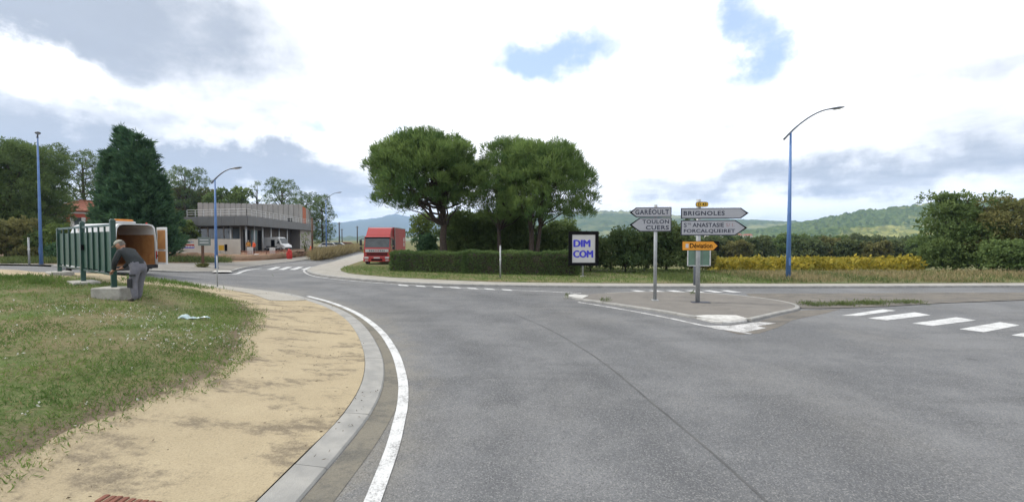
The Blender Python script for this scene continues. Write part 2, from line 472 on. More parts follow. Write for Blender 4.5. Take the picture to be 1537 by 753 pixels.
class MB:
    def __init__(s):
        s.v = []; s.f = []; s.mi = []; s.cur = 0
    def face(s, idx):
        s.f.append(tuple(idx)); s.mi.append(s.cur)
    def box(s, c, size, rz=0, ry=0, rx=0):
        hx, hy, hz = size[0] / 2, size[1] / 2, size[2] / 2
        mtx = Matrix.Rotation(rz, 3, 'Z') @ Matrix.Rotation(ry, 3, 'Y') @ Matrix.Rotation(rx, 3, 'X')
        b = len(s.v); c = Vector(c)
        for sx, sy, sz in ((-1,-1,-1),(1,-1,-1),(1,1,-1),(-1,1,-1),(-1,-1,1),(1,-1,1),(1,1,1),(-1,1,1)):
            s.v.append(tuple(c + mtx @ Vector((sx * hx, sy * hy, sz * hz))))
        for f in ((0,3,2,1),(4,5,6,7),(0,1,5,4),(1,2,6,5),(2,3,7,6),(3,0,4,7)):
            s.face([b + i for i in f])
        return s
    def rbox(s, c, size, ch, rz=0):
        """box with its upright edges and top edges chamfered"""
        hx, hy, hz = size[0] / 2, size[1] / 2, size[2] / 2
        c = Vector(c); mtx = Matrix.Rotation(rz, 3, 'Z')
        def ring(ix, z):
            a, b_ = hx - ix, hy - ix
            k = ch
            pts = [(-a + k, -b_), (a - k, -b_), (a, -b_ + k), (a, b_ - k), (a - k, b_), (-a + k, b_), (-a, b_ - k), (-a, -b_ + k)]
            return [tuple(c + mtx @ Vector((x, y, z))) for x, y in pts]
        return s.loft([ring(0, -hz), ring(0, hz - ch), ring(ch, hz)])
    def loft(s, rings, cap=True, closed=True):
        b = len(s.v); n = len(rings[0])
        for r in rings: s.v.extend(tuple(p) for p in r)
        for k in range(len(rings) - 1):
            for i in range(n if closed else n - 1):
                j = (i + 1) % n
                s.face((b + k * n + i, b + k * n + j, b + (k + 1) * n + j, b + (k + 1) * n + i))
        if cap:
            s.face([b + i for i in range(n)][::-1])
            s.face([b + (len(rings) - 1) * n + i for i in range(n)])
        return s
    def tube(s, path, radii, n=8, cap=True):
        P = [Vector(p) for p in path]
        if not isinstance(radii, (list, tuple)): radii = [radii] * len(P)
        rings = []; ref = None
        for i, p in enumerate(P):
            t = (P[min(i + 1, len(P) - 1)] - P[max(i - 1, 0)]).normalized()
            if ref is None:
                ref = Vector((1, 0, 0)) if abs(t.x) < .8 else Vector((0, 1, 0))
            u = (ref - t * ref.dot(t)).normalized(); ref = u; vv = t.cross(u)
            rings.append([p + (u * math.cos(2 * math.pi * k / n) + vv * math.sin(2 * math.pi * k / n)) * radii[i] for k in range(n)])
        return s.loft(rings, cap)
    def slab(s, pts, th):
        """planar outline with thickness th along its normal (towards the normal)"""
        P = [Vector(p) for p in pts]
        nrm = Vector((0, 0, 0))
        for i in range(len(P)):
            a, b = P[i], P[(i + 1) % len(P)]
            nrm += Vector(((a.y - b.y) * (a.z + b.z), (a.z - b.z) * (a.x + b.x), (a.x - b.x) * (a.y + b.y)))
        nrm.normalize()
        return s.loft([[p for p in P], [p + nrm * th for p in P]])
    def build(s, name, m, parent=None, smooth=False, bevel=0):
        me = bpy.data.meshes.new(name)
        me.from_pydata(s.v, [], s.f)
        if bevel:
            bm = bmesh.new(); bm.from_mesh(me)
            bmesh.ops.recalc_face_normals(bm, faces=bm.faces)
            ed = [e for e in bm.edges if len(e.link_faces) == 2 and e.calc_face_angle(0) > .6]
            bmesh.ops.bevel(bm, geom=ed, offset=bevel, segments=2, affect='EDGES', clamp_overlap=True)
            bm.to_mesh(me); bm.free()
        else:
            bm = bmesh.new(); bm.from_mesh(me)
            bmesh.ops.recalc_face_normals(bm, faces=bm.faces)
            bm.to_mesh(me); bm.free()
        if isinstance(m, (list, tuple)) and not bevel:
            for p, i in zip(me.polygons, s.mi): p.material_index = i
        if smooth:
            for p in me.polygons: p.use_smooth = True
        return link(name, me, m, parent)

def copy_tree(o, parent=None):
    c = o.copy(); COL.objects.link(c)
    if parent is not None: c.parent = parent
    for ch in list(o.children):
        copy_tree(ch, c)
    return c

def sheet(name, poly, zf, m, dz=0.0, res=.6, parent=None, kind=None):
    """a sheet on the terrain with the exact outline poly, triangulated finely enough to follow it"""
    P = [Vector((p[0], p[1])) for p in poly]
    out = []
    for i, a in enumerate(P):
        b = P[(i + 1) % len(P)]
        n = max(1, int((b - a).length / res))
        for k in range(n): out.append(a + (b - a) * (k / n))
    xs = [p.x for p in out]; ys = [p.y for p in out]
    gx, gy = np.meshgrid(np.arange(min(xs), max(xs), res), np.arange(min(ys), max(ys), res))
    gx = gx.ravel() + res * .37; gy = gy.ravel() + res * .41
    ok = inside(gx, gy, [tuple(p) for p in out])
    gx, gy = gx[ok], gy[ok]
    ring = [(p.x, p.y) for p in out] + [(p.x, p.y) for p in out[:1]]
    ok = dist_poly(gx, gy, ring) > res * .3
    pts = out + [Vector((float(a), float(b))) for a, b in zip(gx[ok], gy[ok])]
    n = len(out)
    vs, es, fs, *_ = delaunay_2d_cdt(pts, [(i, (i + 1) % n) for i in range(n)], [], 1, 1e-5)
    X = np.array([v.x for v in vs]); Y = np.array([v.y for v in vs])
    Z = zf(X, Y) + dz
    me = bpy.data.meshes.new(name)
    me.from_pydata([(a, b, c) for a, b, c in zip(X.tolist(), Y.tolist(), Z.tolist())], [], [tuple(f) for f in fs])
    bm = bmesh.new(); bm.from_mesh(me)
    for f in bm.faces:
        if f.normal.z < 0: f.normal_flip()
        f.smooth = True
    bm.to_mesh(me); bm.free()
    o = link(name, me, m, parent)
    if kind: o['kind'] = kind
    return o

def strip(name, line, width, zf, m, dz, parent=None, step=.3):
    L = resample(line, step)
    a = offset(L, width / 2); b = offset(L, -width / 2)
    mb = MB()
    for p, q_ in zip(a, b):
        mb.v.append((p.x, p.y, float(zf(p.x, p.y)) + dz)); mb.v.append((q_.x, q_.y, float(zf(q_.x, q_.y)) + dz))
    for i in range(len(L) - 1):
        mb.face((2 * i, 2 * i + 1, 2 * i + 3, 2 * i + 2))
    return mb.build(name, m, parent)

def kerb_run(parent, line, width, top_in, top_out, zf, m, name='kerb_stone', length=1.0, depth=.25, joint=.012, side=1, ch=.02):
    """kerb stones one by one along line (their road side); the stone lies on the side `side` of it"""
    L = resample(line, length / 4)
    k = 0
    while k + 4 < len(L):
        seg = [L[k + i] for i in range(5)]
        d0 = (seg[1] - seg[0]).normalized(); d1 = (seg[-1] - seg[-2]).normalized()
        seg[0] = seg[0] + d0 * joint / 2; seg[-1] = seg[-1] - d1 * joint / 2
        o_ = offset(L, 0)
        sec = []
        dzj = rnd.uniform(-.004, .004)
        for i, p in enumerate(seg):
            t = (seg[min(i + 1, 4)] - seg[max(i - 1, 0)]).normalized()
            nrm = Vector((-t.y, t.x)) * side
            z0 = float(zf(p.x, p.y)) + dzj
            pr = lambda w_, z_: (p.x + nrm.x * w_, p.y + nrm.y * w_, z0 + z_)
            sec.append([pr(0, -depth), pr(0, top_out - ch), pr(ch, top_out), pr(width - ch, top_in), pr(width, top_in - ch), pr(width, -depth)])
        mb = MB().loft(sec)
        mb.build(name, m, parent)
        k += 4

# ------------------------------------------------------------------ foliage helpers
def unit(a):
    return a / (np.linalg.norm(a, axis=-1, keepdims=True) + 1e-9)

def blades(centers, dirs, k, L, W, spread, tint, jitter=.0, lvar=.35):
    """k diamond blades per centre, fanned about dirs; returns (V(n,4,3), tint(n))"""
    n = len(centers)
    C = np.repeat(centers, k, 0) + rng.normal(0, 1, (n * k, 3)) * jitter
    D = unit(np.repeat(dirs, k, 0) + rng.normal(0, 1, (n * k, 3)) * spread)
    side = unit(np.cross(D, rng.normal(0, 1, (n * k, 3))))
    l = (L * (1 + rng.uniform(-lvar, lvar, (n * k, 1)))); w_ = W * (1 + rng.uniform(-lvar, lvar, (n * k, 1)))
    mid = C + D * l * .5
    V = np.stack([C, mid + side * w_ * .5, C + D * l, mid - side * w_ * .5], 1)
    t = np.clip(np.repeat(tint, k) + rng.uniform(-.18, .18, n * k), 0, 1)
    return V, t

def quads_object(name, V, t, m, parent=None):
    n = len(V)
    me = bpy.data.meshes.new(name)
    me.vertices.add(n * 4); me.vertices.foreach_set('co', V.reshape(-1).astype(np.float32))
    me.loops.add(n * 4); me.loops.foreach_set('vertex_index', np.arange(n * 4, dtype=np.int32))
    me.polygons.add(n); me.polygons.foreach_set('loop_start', np.arange(0, n * 4, 4, dtype=np.int32))
    me.update(calc_edges=True)
    a = me.attributes.new('tint', 'FLOAT', 'FACE'); a.data.foreach_set('value', t.astype(np.float32))
    return link(name, me, m, parent)

def merge(parts):
    return np.concatenate([p[0] for p in parts]), np.concatenate([p[1] for p in parts])

def sphere_pts(n):
    return unit(rng.normal(0, 1, (n, 3)))

# ================================================================== THE SETTING
# ---- ground sheet out to the horizon
def axis(lo, hi, near_lo, near_hi, step):
    a = list(np.arange(near_lo, near_hi + .1, step))
    v, s = near_hi, step
    while v < hi: s *= 1.35; v += s; a.append(v)
    v, s = near_lo, step
    while v > lo: s *= 1.35; v -= s; a.insert(0, v)
    return np.array(a)
gx_, gy_ = axis(-8500, 8500, -70, 70, 1.0), axis(-300, 8500, -15, 110, 1.0)
GX, GY = np.meshgrid(gx_, gy_)
GZ = zbase(GX, GY) - .09
nx, ny = len(gx_), len(gy_)
gv = np.stack([GX.ravel(), GY.ravel(), GZ.ravel()], 1)
ii = np.arange(nx * ny).reshape(ny, nx)
gf = np.stack([ii[:-1, :-1].ravel(), ii[:-1, 1:].ravel(), ii[1:, 1:].ravel(), ii[1:, :-1].ravel()], 1)
me = bpy.data.meshes.new('ground'); me.from_pydata(gv.tolist(), [], gf.tolist())
for p in me.polygons: p.use_smooth = True
ground = link('ground', me, M['ground']); ground['kind'] = 'structure'

# ---- outlines, read off the picture on the terrain
isl_line = [Vector((-2.9, -12)), Vector((-2.2, -5)), Vector((-1.95, 0))] + \
           [Vector(xy(G(px, py))) for px, py in ((490, 705), (545, 640), (572, 590), (577, 555), (570, 525), (552, 495), (530, 475),
            (500, 460), (465, 449), (430, 440.5), (380, 434.5), (330, 429), (270, 424), (235, 420), (160, 415.5), (90, 411.5), (0, 409.5))]
isl_line.append(isl_line[-1] + (isl_line[-1] - isl_line[-2]).normalized() * 25)
isl_edge = resample(isl_line, .25)
isl_edge_t = [tuple(p) for p in isl_edge]
isl_poly = isl_edge_t + [(-60, -12)]

def zisl(x, y):
    d = dist_poly(x, y, isl_edge_t[::3] + [isl_edge_t[-1]])
    x = np.asarray(x, float); y = np.asarray(y, float)
    lump = .035 * np.sin(x * 1.7 + .6 * y) * np.sin(y * 1.3 - .4 * x) + .018 * np.sin(x * 4.1 + 1) * np.sin(y * 3.7 + 2)
    return zbase(x, y) + .055 + .78 * S(d / 6.2) + lump * S((d - 1.2) / 2.5)

far_line = [Vector(xy(G(px, py))) for px, py in ((545, 381.5), (520, 387.5), (497, 394.5), (474, 400.5), (462, 404.5), (463, 409), (480, 414), (520, 419), (575, 423.5), (640, 427.5),
            (760, 430.5), (900, 432), (1060, 432.5), (1300, 432), (1537, 431))]
far_line.append(far_line[-1] + (far_line[-1] - far_line[-2]).normalized() * 45)
far_edge = resample(far_line, .4)
verge_px = ((545, 391), (530, 396), (515, 402), (512, 406), (525, 410.5), (560, 414), (600, 417), (700, 421.5), (760, 423.5), (900, 425), (1060, 425.5), (1300, 425.5), (1537, 424.5))
verge_line = [Vector(xy(G(px, py, .1))) for px, py in verge_px]
verge_line.append(verge_line[-1] + (verge_line[-1] - verge_line[-2]).normalized() * 45)
verge_edge = resample(verge_line, .4)
# left side of the branch road and the pavement before the building site
left_px = ((0, 398.5), (60, 399.5), (150, 403), (250, 408.3), (318, 409), (345, 408.5), (362, 404), (376, 401.5), (410, 396.5), (470, 388.5), (520, 381), (545, 377))
left_line = [Vector(xy(G(px, py))) for px, py in left_px]
left_line.insert(0, left_line[0] + (left_line[0] - left_line[1]).normalized() * 30)
left_edge = resample(left_line, .5)

# ---- road
tip_l, tip_r = left_edge[-1], far_edge[0]
fwd = ((tip_l + tip_r) / 2 - Vector((-12, 40))).normalized()
up_l, up_r = tip_l + fwd * 160, tip_r + fwd * 160
big = [(-75, -14), (75, -14), (75, 20), tuple(far_edge[-1])]
road_poly = [(-75, -14), (75, -14)] + [(75, far_edge[-1].y + .5)] + [(p.x, p.y + .5) for p in far_edge[::-1] if p.y < 36][:] + \
            [(p.x + .6, p.y + .1) for p in far_edge[::-1] if p.y >= 36] + [tuple(up_r), tuple(up_l)] + \
            [(p.x - .6, p.y + .1) for p in left_edge[::-1]] + [(-75, left_edge[0].y)]
road = sheet('road', road_poly, zbase, M['asphalt'], 0.0, .75, kind='structure')

rx = np.array([v.co.x for v in road.data.vertices]); ry = np.array([v.co.y for v in road.data.vertices])
ra = road.data.attributes.new('lane', 'FLOAT', 'POINT')
ra.data.foreach_set('value', np.minimum(dist_poly(rx, ry, isl_edge_t[::3]), 40).astype(np.float32))

# ---- near corner: kerb, sandy path, grass
kerb_w = .34
near_kerb = tag(thing('kerb', None, None), kind='structure')
kerb_run(near_kerb, [p for p in isl_edge if p.y > -4][::3], kerb_w, .062, .030, zbase, M['kerb'], length=1.0, side=1)
inner = offset(isl_edge, kerb_w - .006)
sand_back = [tuple(p) for p in inner] + [(-58, -11.5)]
sand = sheet('sand_path', sand_back, zisl, M['sand'], 0.0, .45, kind='structure')
strip('gravel_gutter', offset([p for p in isl_edge if -4 < p.y < 16], -.15)[::4], .29, zbase, M['gutter'], .005, road)
strip('edge_line', [Vector((-1.02, -4)), Vector((-1.05, 0)), Vector((-1.14, 2.4))] + [Vector(xy(G(px, py))) for px, py in ((582, 692), (597, 640), (605, 600), (603, 562), (590, 524), (567, 493), (534, 469.5), (497, 454), (462, 444.5))],
      .15, zbase, M['paint'], .008, road)
bi = [i for i, p in enumerate(isl_edge) if p.y > 14.5 and p.x < -7.2]
bw = [isl_edge[i] for i in bi]
sheet('pavement', [tuple(p) for p in offset(bw, kerb_w - .02)] + [tuple(p) for p in offset(bw, 1.55)[::-1]], zisl, M['walk'], .012, .35, kind='structure')
grass_px = ((0, 738), (60, 702), (150, 655), (215, 622), (280, 598), (318, 584), (352, 560), (385, 532), (377, 515), (393, 497), (399, 478), (384, 459), (345, 447), (292, 435), (250, 430.5), (205, 426), (150, 420), (90, 415), (0, 413.5))
gpts = [Vector(xy(hit(px, py, zisl))) for px, py in grass_px]
gpts.insert(0, Vector((-5.6, -6)))
gpts.append(gpts[-1] + (gpts[-1] - gpts[-2]).normalized() * 10)
gl = resample(gpts, .12)
grass_line = [p + Vector((rnd.uniform(-.07, .07), rnd.uniform(-.07, .07))) for p in gl]
grass_poly = [tuple(p) for p in grass_line] + [(-42, 12), (-24, -6)]
lawn = sheet('grass', grass_poly, zisl, M['lawn'], .010, .30, kind='structure')
lx = np.array([v.co.x for v in lawn.data.vertices]); ly = np.array([v.co.y for v in lawn.data.vertices])
rim_ = np.minimum(dist_poly(lx, ly, [tuple(p) for p in grass_line][::3]), 2.0)
lz = np.array([v.co.z for v in lawn.data.vertices]) - .028 + .034 * S(rim_ / .4)
lawn.data.vertices.foreach_set('co', np.stack([lx, ly, lz], 1).ravel().astype(np.float32)); lawn.data.update()
at_ = lawn.data.attributes.new('rim', 'FLOAT', 'POINT')
at_.data.foreach_set('value', rim_.astype(np.float32))

# ---- far side: kerb, pavement, verge
far_kerb = tag(thing('kerb', None, None), kind='structure')
kerb_run(far_kerb, [p for p in far_edge if p.y < 60 and p.x < 32][::3], .20, .115, .105, zbase, M['kerb'], length=1.2, side=1)
def zfar(x, y): return zbase(x, y)
walk_poly = [tuple(p) for p in offset(far_edge, .195)] + [tuple(p) for p in offset(verge_edge, .35)[::-1]]
walk = sheet('pavement', walk_poly, zbase, M['walk'], .108, .6, kind='structure')
vb = [tuple(p) for p in verge_edge]
verge = sheet('verge', vb + [(70, 46), (6, 46), (-6, 50), (vb[0][0] + 1, vb[0][1] + 20)], zbase, M['turf'], .125, .9, kind='structure')
# ---- left side of the branch road
lwalk_in = [Vector(xy(G(px, py, .09))) for px, py in ((0, 395), (100, 396), (255, 394.5), (300, 394.2), (380, 391.5), (440, 386), (500, 379.5), (540, 374.5))]
lwalk_in.insert(0, lwalk_in[0] + Vector((-30, 3)))
lwalk_poly = [tuple(p) for p in offset(left_edge, .19)] + [tuple(p) for p in resample(lwalk_in, .5)[::-1]]
sheet('pavement', lwalk_poly, zbase, M['walk_grey'], .095, .7, kind='structure')
left_kerb = tag(thing('kerb', None, None), kind='structure')
kerb_run(left_kerb, [p for p in left_edge if p.y < 60 and p.x > -32][::2], .20, .10, .09, zbase, M['kerb'], length=1.5, side=1)
site_line = resample(lwalk_in, .5)
sheet('site_ground', [tuple(p) for p in offset(site_line, -.05)] + [(-30, 115), (-75, 115), (-78, 45)], zbase, M['bank'], .10, 1.2, kind='structure')

# ---- traffic island with the direction signs
ti_px = [(846, 447.5), (920, 458), (1000, 470.5), (1045, 478.5), (1075, 485), (1100, 486), (1128, 482), (1165, 473), (1200, 464.5), (1185, 456), (1130, 447.5), (1060, 441.5), (980, 439.5), (900, 442)]
ti = [Vector(xy(G(px, py))) for px, py in ti_px]
ti_loop = resample(ti + [ti[0]], .25)
island = sheet('traffic_island', [tuple(p) for p in offset(ti_loop, .13)[:-1]], zbase, M['island'], .066, .5, kind='structure')
isl_kerb = tag(thing('kerb', None, None), kind='structure')
def split_run(a, b, m):
    seg = [p for p in ti_loop]
    ia = min(range(len(seg)), key=lambda i: (seg[i] - ti[a]).length); ib = min(range(len(seg)), key=lambda i: (seg[i] - ti[b]).length)
    kerb_run(isl_kerb, seg[ia:ib + 1] if ib > ia else seg[ia:] + seg[1:1], .14, .076, .070, zbase, m, length=.75, side=1)
split_run(0, 3, M['kerb']); split_run(3, 6, M['kerb_white']); split_run(6, 13, M['kerb'])
# white concrete noses on the island
for pts in (((1040, 477), (1062, 475.5), (1105, 476), (1124, 481.5), (1098, 484.5), (1074, 483.5)), ((846, 447), (862, 444.5), (884, 446.5), (874, 451.2))):
    sheet('white_nose', [xy(G(px, py - 3.4, .08)) for px, py in pts], zbase, M['kerb_white'], .082, .3, parent=island)
# dusty triangle beyond it, hardly raised
dp = [Vector(xy(G(px, py))) for px, py in ((1185, 456), (1205, 463), (1260, 462.5), (1330, 460), (1420, 455), (1537, 450.5))]
dp2 = [Vector(xy(G(px, py))) for px, py in ((1537, 439.5), (1400, 440), (1250, 440.5), (1120, 441))]
dp.append(dp[-1] + (dp[-1] - dp[-2]).normalized() * 40); dp2.insert(0, dp2[0] + Vector((40, 0)))
sheet('dusty_median', [tuple(p) for p in resample(dp, .4)] + [tuple(p) for p in resample(dp2, .4)] + [tuple(ti[10])], zbase, M['dust'], .02, .6, kind='structure')
# dust lying at the foot of the island
sheet('dust_patch', [xy(G(px, py)) for px, py in ((1090, 488), (1128, 484.5), (1165, 475), (1203, 465.5), (1262, 463.5), (1240, 470), (1190, 480), (1168, 491), (1140, 500), (1110, 502), (1088, 496))],
      zbase, M['dust'], .0035, .3, parent=road)

# ---- painted markings
for k, pts in enumerate((((1263, 473.6), (1288, 474), (1345, 466), (1325, 464)), ((1303, 477.3), (1330, 480.7), (1397, 472.8), (1373, 468.5)),
            ((1368.7, 485.3), (1400, 489), (1465, 480.5), (1435.5, 476)), ((1439.7, 493.8), (1476.7, 498.4), (1530.7, 488), (1501, 483.3)),
            ((1518, 503), (1562, 508.5), (1612, 496), (1574, 491.5)), ((1612, 513), (1662, 520), (1708, 505.5), (1664, 500)))):
    sheet('crossing_stripe', [xy(G(px, py)) for px, py in pts], zbase, M['paint'], .006, .5, parent=road)
strip('edge_line', [Vector(xy(G(px, py))) for px, py in ((868, 453.5), (930, 463.5), (1000, 476.5), (1060, 489.5), (1128, 501))], .13, zbase, M['paint_worn'], .008, road)
sheet('crossing_stripe', [xy(G(px, py)) for px, py in ((1078, 491), (1118, 492.5), (1165, 485), (1140, 483.2))], zbase, M['paint_worn'], .009, .4, parent=road)
sheet('painted_nose', [xy(G(px, py)) for px, py in ((1050, 488), (1085, 489), (1125, 487.5), (1150, 492), (1120, 498), (1080, 494.5))], zbase, M['paint_worn'], .0065, .4, parent=road)
strip('edge_line', [Vector(xy(G(px, py))) for px, py in ((459, 402.5), (457, 408), (474, 415), (530, 421.5), (600, 427), (700, 432.5), (800, 436.5), (872, 440))], .13, zbase, M['paint_worn'], .008, road)
for k in range(7):                                        # give-way dashes along the far kerb
    px = 596 + k * 26
    py = 427.0 + k * 1.15
    sheet('give_way_dash', [xy(G(a, b)) for a, b in ((px, py), (px + 14, py + .7), (px + 18, py + 2.6), (px + 4, py + 1.9))], zbase, M['paint'], .011, .5, parent=road)
for k in range(6):                                        # crossing behind the island
    px = 945 + k * 27
    sheet('crossing_stripe', [xy(G(a, b)) for a, b in ((px, 436.0), (px + 13, 435.8), (px + 34, 439.0), (px + 20, 439.2))], zbase, M['paint'], .012, .5, parent=road)
for k in range(4):                                        # crossing over the branch road
    px = 400 + k * 17
    sheet('crossing_stripe', [xy(G(a, b)) for a, b in ((px, 404.6), (px + 9, 405.0), (px + 22, 400.9), (px + 14, 400.5))], zbase, M['paint'], .012, .6, parent=road)
strip('edge_line', [Vector(xy(G(px, py))) for px, py in ((322, 411.4), (352, 411.4), (364, 407.5), (374, 405), (392, 402.7))], .22, zbase, M['paint'], .013, road)
strip('edge_line', [Vector(xy(G(px, py))) for px, py in ((440, 396.5), (480, 391.5), (520, 385.5), (543, 380.5))], .14, zbase, M['paint_worn'], .010, road)
sheet('white_nose', [xy(G(px, py, .1)) for px, py in ((318, 408.3), (322, 406.2), (346, 406.3), (349, 408.2))], zbase, M['kerb_white'], .112, .5, parent=left_kerb)
# tar seams in the asphalt
strip('tar_seam', [Vector(xy(G(px, py))) for px, py in ((770, 470), (830, 497), (900, 540), (980, 605), (1070, 680), (1150, 752))], .03, zbase, M['tar'], .004, road)
# strip('tar_seam', [Vector(xy(G(px, py))) for px, py in ((560, 437), (660, 447), (740, 458), (790, 474), (860, 500))], .06, zbase, M['tar'], .005, road)
# black block painted in as the shade inside the far kerb's gully
g0 = G(492, 414.6)
tag(MB().box((g0.x, g0.y + .02, g0.z + .03), (.62, .10, .11)).build('gully_shade', M['sign_and_shade_black'], far_kerb))
# red pavers at the corner of the path
b0, b1 = hit(158, 741, zisl), hit(246, 753, zisl)
bd = Vector((b1.x - b0.x, b1.y - b0.y)).normalized(); bnn = Vector((bd.y, -bd.x))
brick_mesh = None
for r_ in range(4):
    for c_ in range(9):
        q0 = Vector((b0.x, b0.y)) + bd * (.055 * c_ + .027) + bnn * (.105 * r_ + .05)
        o_ = MB().rbox((0, 0, 0), (.049, .098, .05), .006).build('brick', M['brick_red'], sand) if brick_mesh is None else link('brick', brick_mesh, None, sand)
        brick_mesh = o_.data
        o_.location = (q0.x, q0.y, float(zisl(q0.x, q0.y)) - .016 + rnd.uniform(-.004, .003)); o_.rotation_euler = (0, 0, math.atan2(bd.y, bd.x) + rnd.uniform(-.05, .05))

# ---- hills
def hill(name, prof, depth, thick, label_mat, res, bumps, bump_h, seed):
    """a ridge whose crest follows the profile (pixel, row) at a distance `depth`; it falls to the plain on both sides"""
    xs = [(px - CX) / FPX * depth for px, _ in prof]
    hs = [CAMZ + (360 - py) / FPX * depth for _, py in prof]
    X = np.arange(xs[0], xs[-1], res); Yr = np.arange(-thick, thick * .6, res)
    XX, YY = np.meshgrid(X, Yr)
    H = np.interp(XX, xs, hs)
    r = np.random.default_rng(seed)
    t = np.where(YY < 0, YY / thick, YY / (thick * .6))
    sh = (1 - np.abs(t)) ** 1.15
    low = np.zeros_like(XX)
    for _ in range(14):
        kx, ky, ph = r.normal(0, 1), r.normal(0, 1), r.uniform(0, 6.28)
        wl = thick * r.uniform(.25, .8)
        low += np.sin((XX * kx + YY * ky) / wl * 2.2 + ph)
    low *= .045 * hs[len(hs) // 2] * (1 - np.abs(t)) * np.abs(t) * 3
    fine_ = r.uniform(0, 1, XX.shape) ** 2
    mask = np.zeros_like(XX)
    for _ in range(10):
        kx, ky, ph = r.normal(0, 1), r.normal(0, 2), r.uniform(0, 6.28)
        mask += np.sin((XX * kx + YY * ky) / (thick * .22) + ph)
    Z = H * sh + low + fine_ * bump_h * np.clip(.7 + mask * .25, .15, 1.4) - 6
    Y = YY + depth
    v = np.stack([XX.ravel(), Y.ravel(), Z.ravel()], 1)
    ny_, nx_ = XX.shape
    i2 = np.arange(nx_ * ny_).reshape(ny_, nx_)
    f = np.stack([i2[:-1, :-1].ravel(), i2[:-1, 1:].ravel(), i2[1:, 1:].ravel(), i2[1:, :-1].ravel()], 1)
    me = bpy.data.meshes.new(name); me.from_pydata(v.tolist(), [], f.tolist())
    o = link(name, me, label_mat); o['kind'] = 'structure'
    return o

def make_hill_mat(name, wood, wood2, clear_sunlit, sc, clear_sun_amt):
    m, h, b, out = new_mat(name)
    p = h.pos()
    c = h.mix(h.ss(h.noise(p, sc * 9, 5, .7), .35, .65), wood, wood2)
    cl = h.ss(h.noise(h.mapping(p, scale=(.6, 1.4, 3.0)), sc, 6, .62), .60 - clear_sun_amt, .72 - clear_sun_amt)  # clearings, with sunlit gaps between cloud shadows put into their pale colour
    c = h.mix(h.mul(cl, .75), c, clear_sunlit)
    h.put(b.inputs['Base Color'], c); b.inputs['Roughness'].default_value = 1; b.inputs['Specular IOR Level'].default_value = 0
    return m
HM1 = make_hill_mat('wooded_hill', (.045, .078, .026), (.10, .135, .042), (.30, .29, .10), .006, .07)
HM2 = make_hill_mat('far_wooded_hill', (.05, .085, .035), (.10, .125, .05), (.26, .26, .11), .0022, .08)
HM3 = make_hill_mat('blue_mountain', (.05, .07, .045), (.07, .09, .055), (.12, .12, .08), .0012, -.05)
hill('hills', [(1020, 366), (1120, 345), (1200, 331), (1300, 315), (1400, 304), (1460, 299.5), (1560, 298), (1800, 300), (2100, 320), (2400, 366)], 1350, 620, HM1, 8.6, 1, 9, 3)
hill('hills', [(560, 366), (700, 340), (800, 325), (860, 318.5), (930, 316.5), (1000, 321), (1060, 325.5), (1120, 328.5), (1190, 332), (1300, 338), (1450, 350), (1600, 366)], 2900, 1300, HM2, 22, 1, 13, 5)
hill('hills', [(150, 366), (300, 352), (420, 342), (500, 335), (545, 329), (575, 326), (592, 321.5), (612, 324), (680, 334), (760, 340), (900, 352), (1050, 366)], 6200, 2100, HM3, 60, 1, 22, 9)

# ================================================================== VEGETATION
LM = {
    'pine': leaf_mat('pine_needles', (.066, .122, .040), (.215, .300, .090), .45),
    'pine_far': leaf_mat('far_pine_needles', (.060, .100, .038), (.150, .210, .074), .4),
    'cedar': leaf_mat('dark_conifer', (.032, .078, .042), (.098, .175, .080), .35),
    'oak': leaf_mat('oak_leaves', (.080, .128, .046), (.180, .240, .082), .45),
    'olive': leaf_mat('olive_brown_leaves', (.10, .115, .042), (.21, .195, .075), .4),
    'light': leaf_mat('light_green_leaves', (.07, .11, .03), (.17, .22, .06), .4),
    'dark': leaf_mat('dark_bush_leaves', (.055, .092, .038), (.135, .175, .066), .4),
    'hedge': leaf_mat('hedge_leaves', (.070, .122, .042), (.165, .225, .076), .35),
    'hedge_top': leaf_mat('hedge_core', (.018, .030, .014), (.03, .045, .02), .05),
    'vine': leaf_mat('vine_leaves', (.17, .165, .030), (.46, .35, .045), .4),
    'grass': leaf_mat('grass_blades', (.075, .130, .034), (.175, .255, .064), .4),
    'dry': leaf_mat('dry_grass', (.20, .165, .085), (.34, .29, .16), .3),
    'wgreen': leaf_mat('weed_green', (.07, .10, .035), (.16, .19, .07), .3),
    'flower': leaf_mat('white_flowers', (.5, .5, .46), (.65, .65, .6), .2),
    'far': leaf_mat('far_tree_leaves', (.065, .098, .042), (.145, .170, .070), .3),
}

def branch_path(a, b, sag, n=6, wob=.06):
    a, b = Vector(a), Vector(b); L = (b - a).length
    pts = []
    for i in range(n + 1):
        t = i / n
        p = a.lerp(b, t) + Vector((0, 0, sag * L * math.sin(math.pi * t)))
        if 0 < i < n: p += Vector((rnd.uniform(-1, 1), rnd.uniform(-1, 1), rnd.uniform(-1, 1))) * wob * L * .35
        pts.append(p)
    return pts

def lobe_foliage(lobes, per, k, L, W, spread, up=.5, fill=.35, jit=.05):
    """tufts over the outside of each lobe (centre, radius)"""
    parts = []
    for c, r in lobes:
        n = int(per * r * r)
        d = sphere_pts(n)
        d[:, 2] = np.where(d[:, 2] < -.35, -d[:, 2] * .6, d[:, 2])
        rad = r * (1 - fill * rng.uniform(0, 1, (n, 1)) ** 1.6)
        p = np.array(c) + unit(d) * rad * np.array([1, 1, .85])
        o = unit(unit(d) + np.array([0, 0, up]))
        t = np.clip(.40 + .42 * rng.uniform(-1, 1) * np.ones(n) + .28 * unit(d)[:, 2], 0, 1)  # upper sides tinted paler, light from above put into the leaf colour
        parts.append(blades(p, o, k, L, W, spread, t, jit))
    return merge(parts)

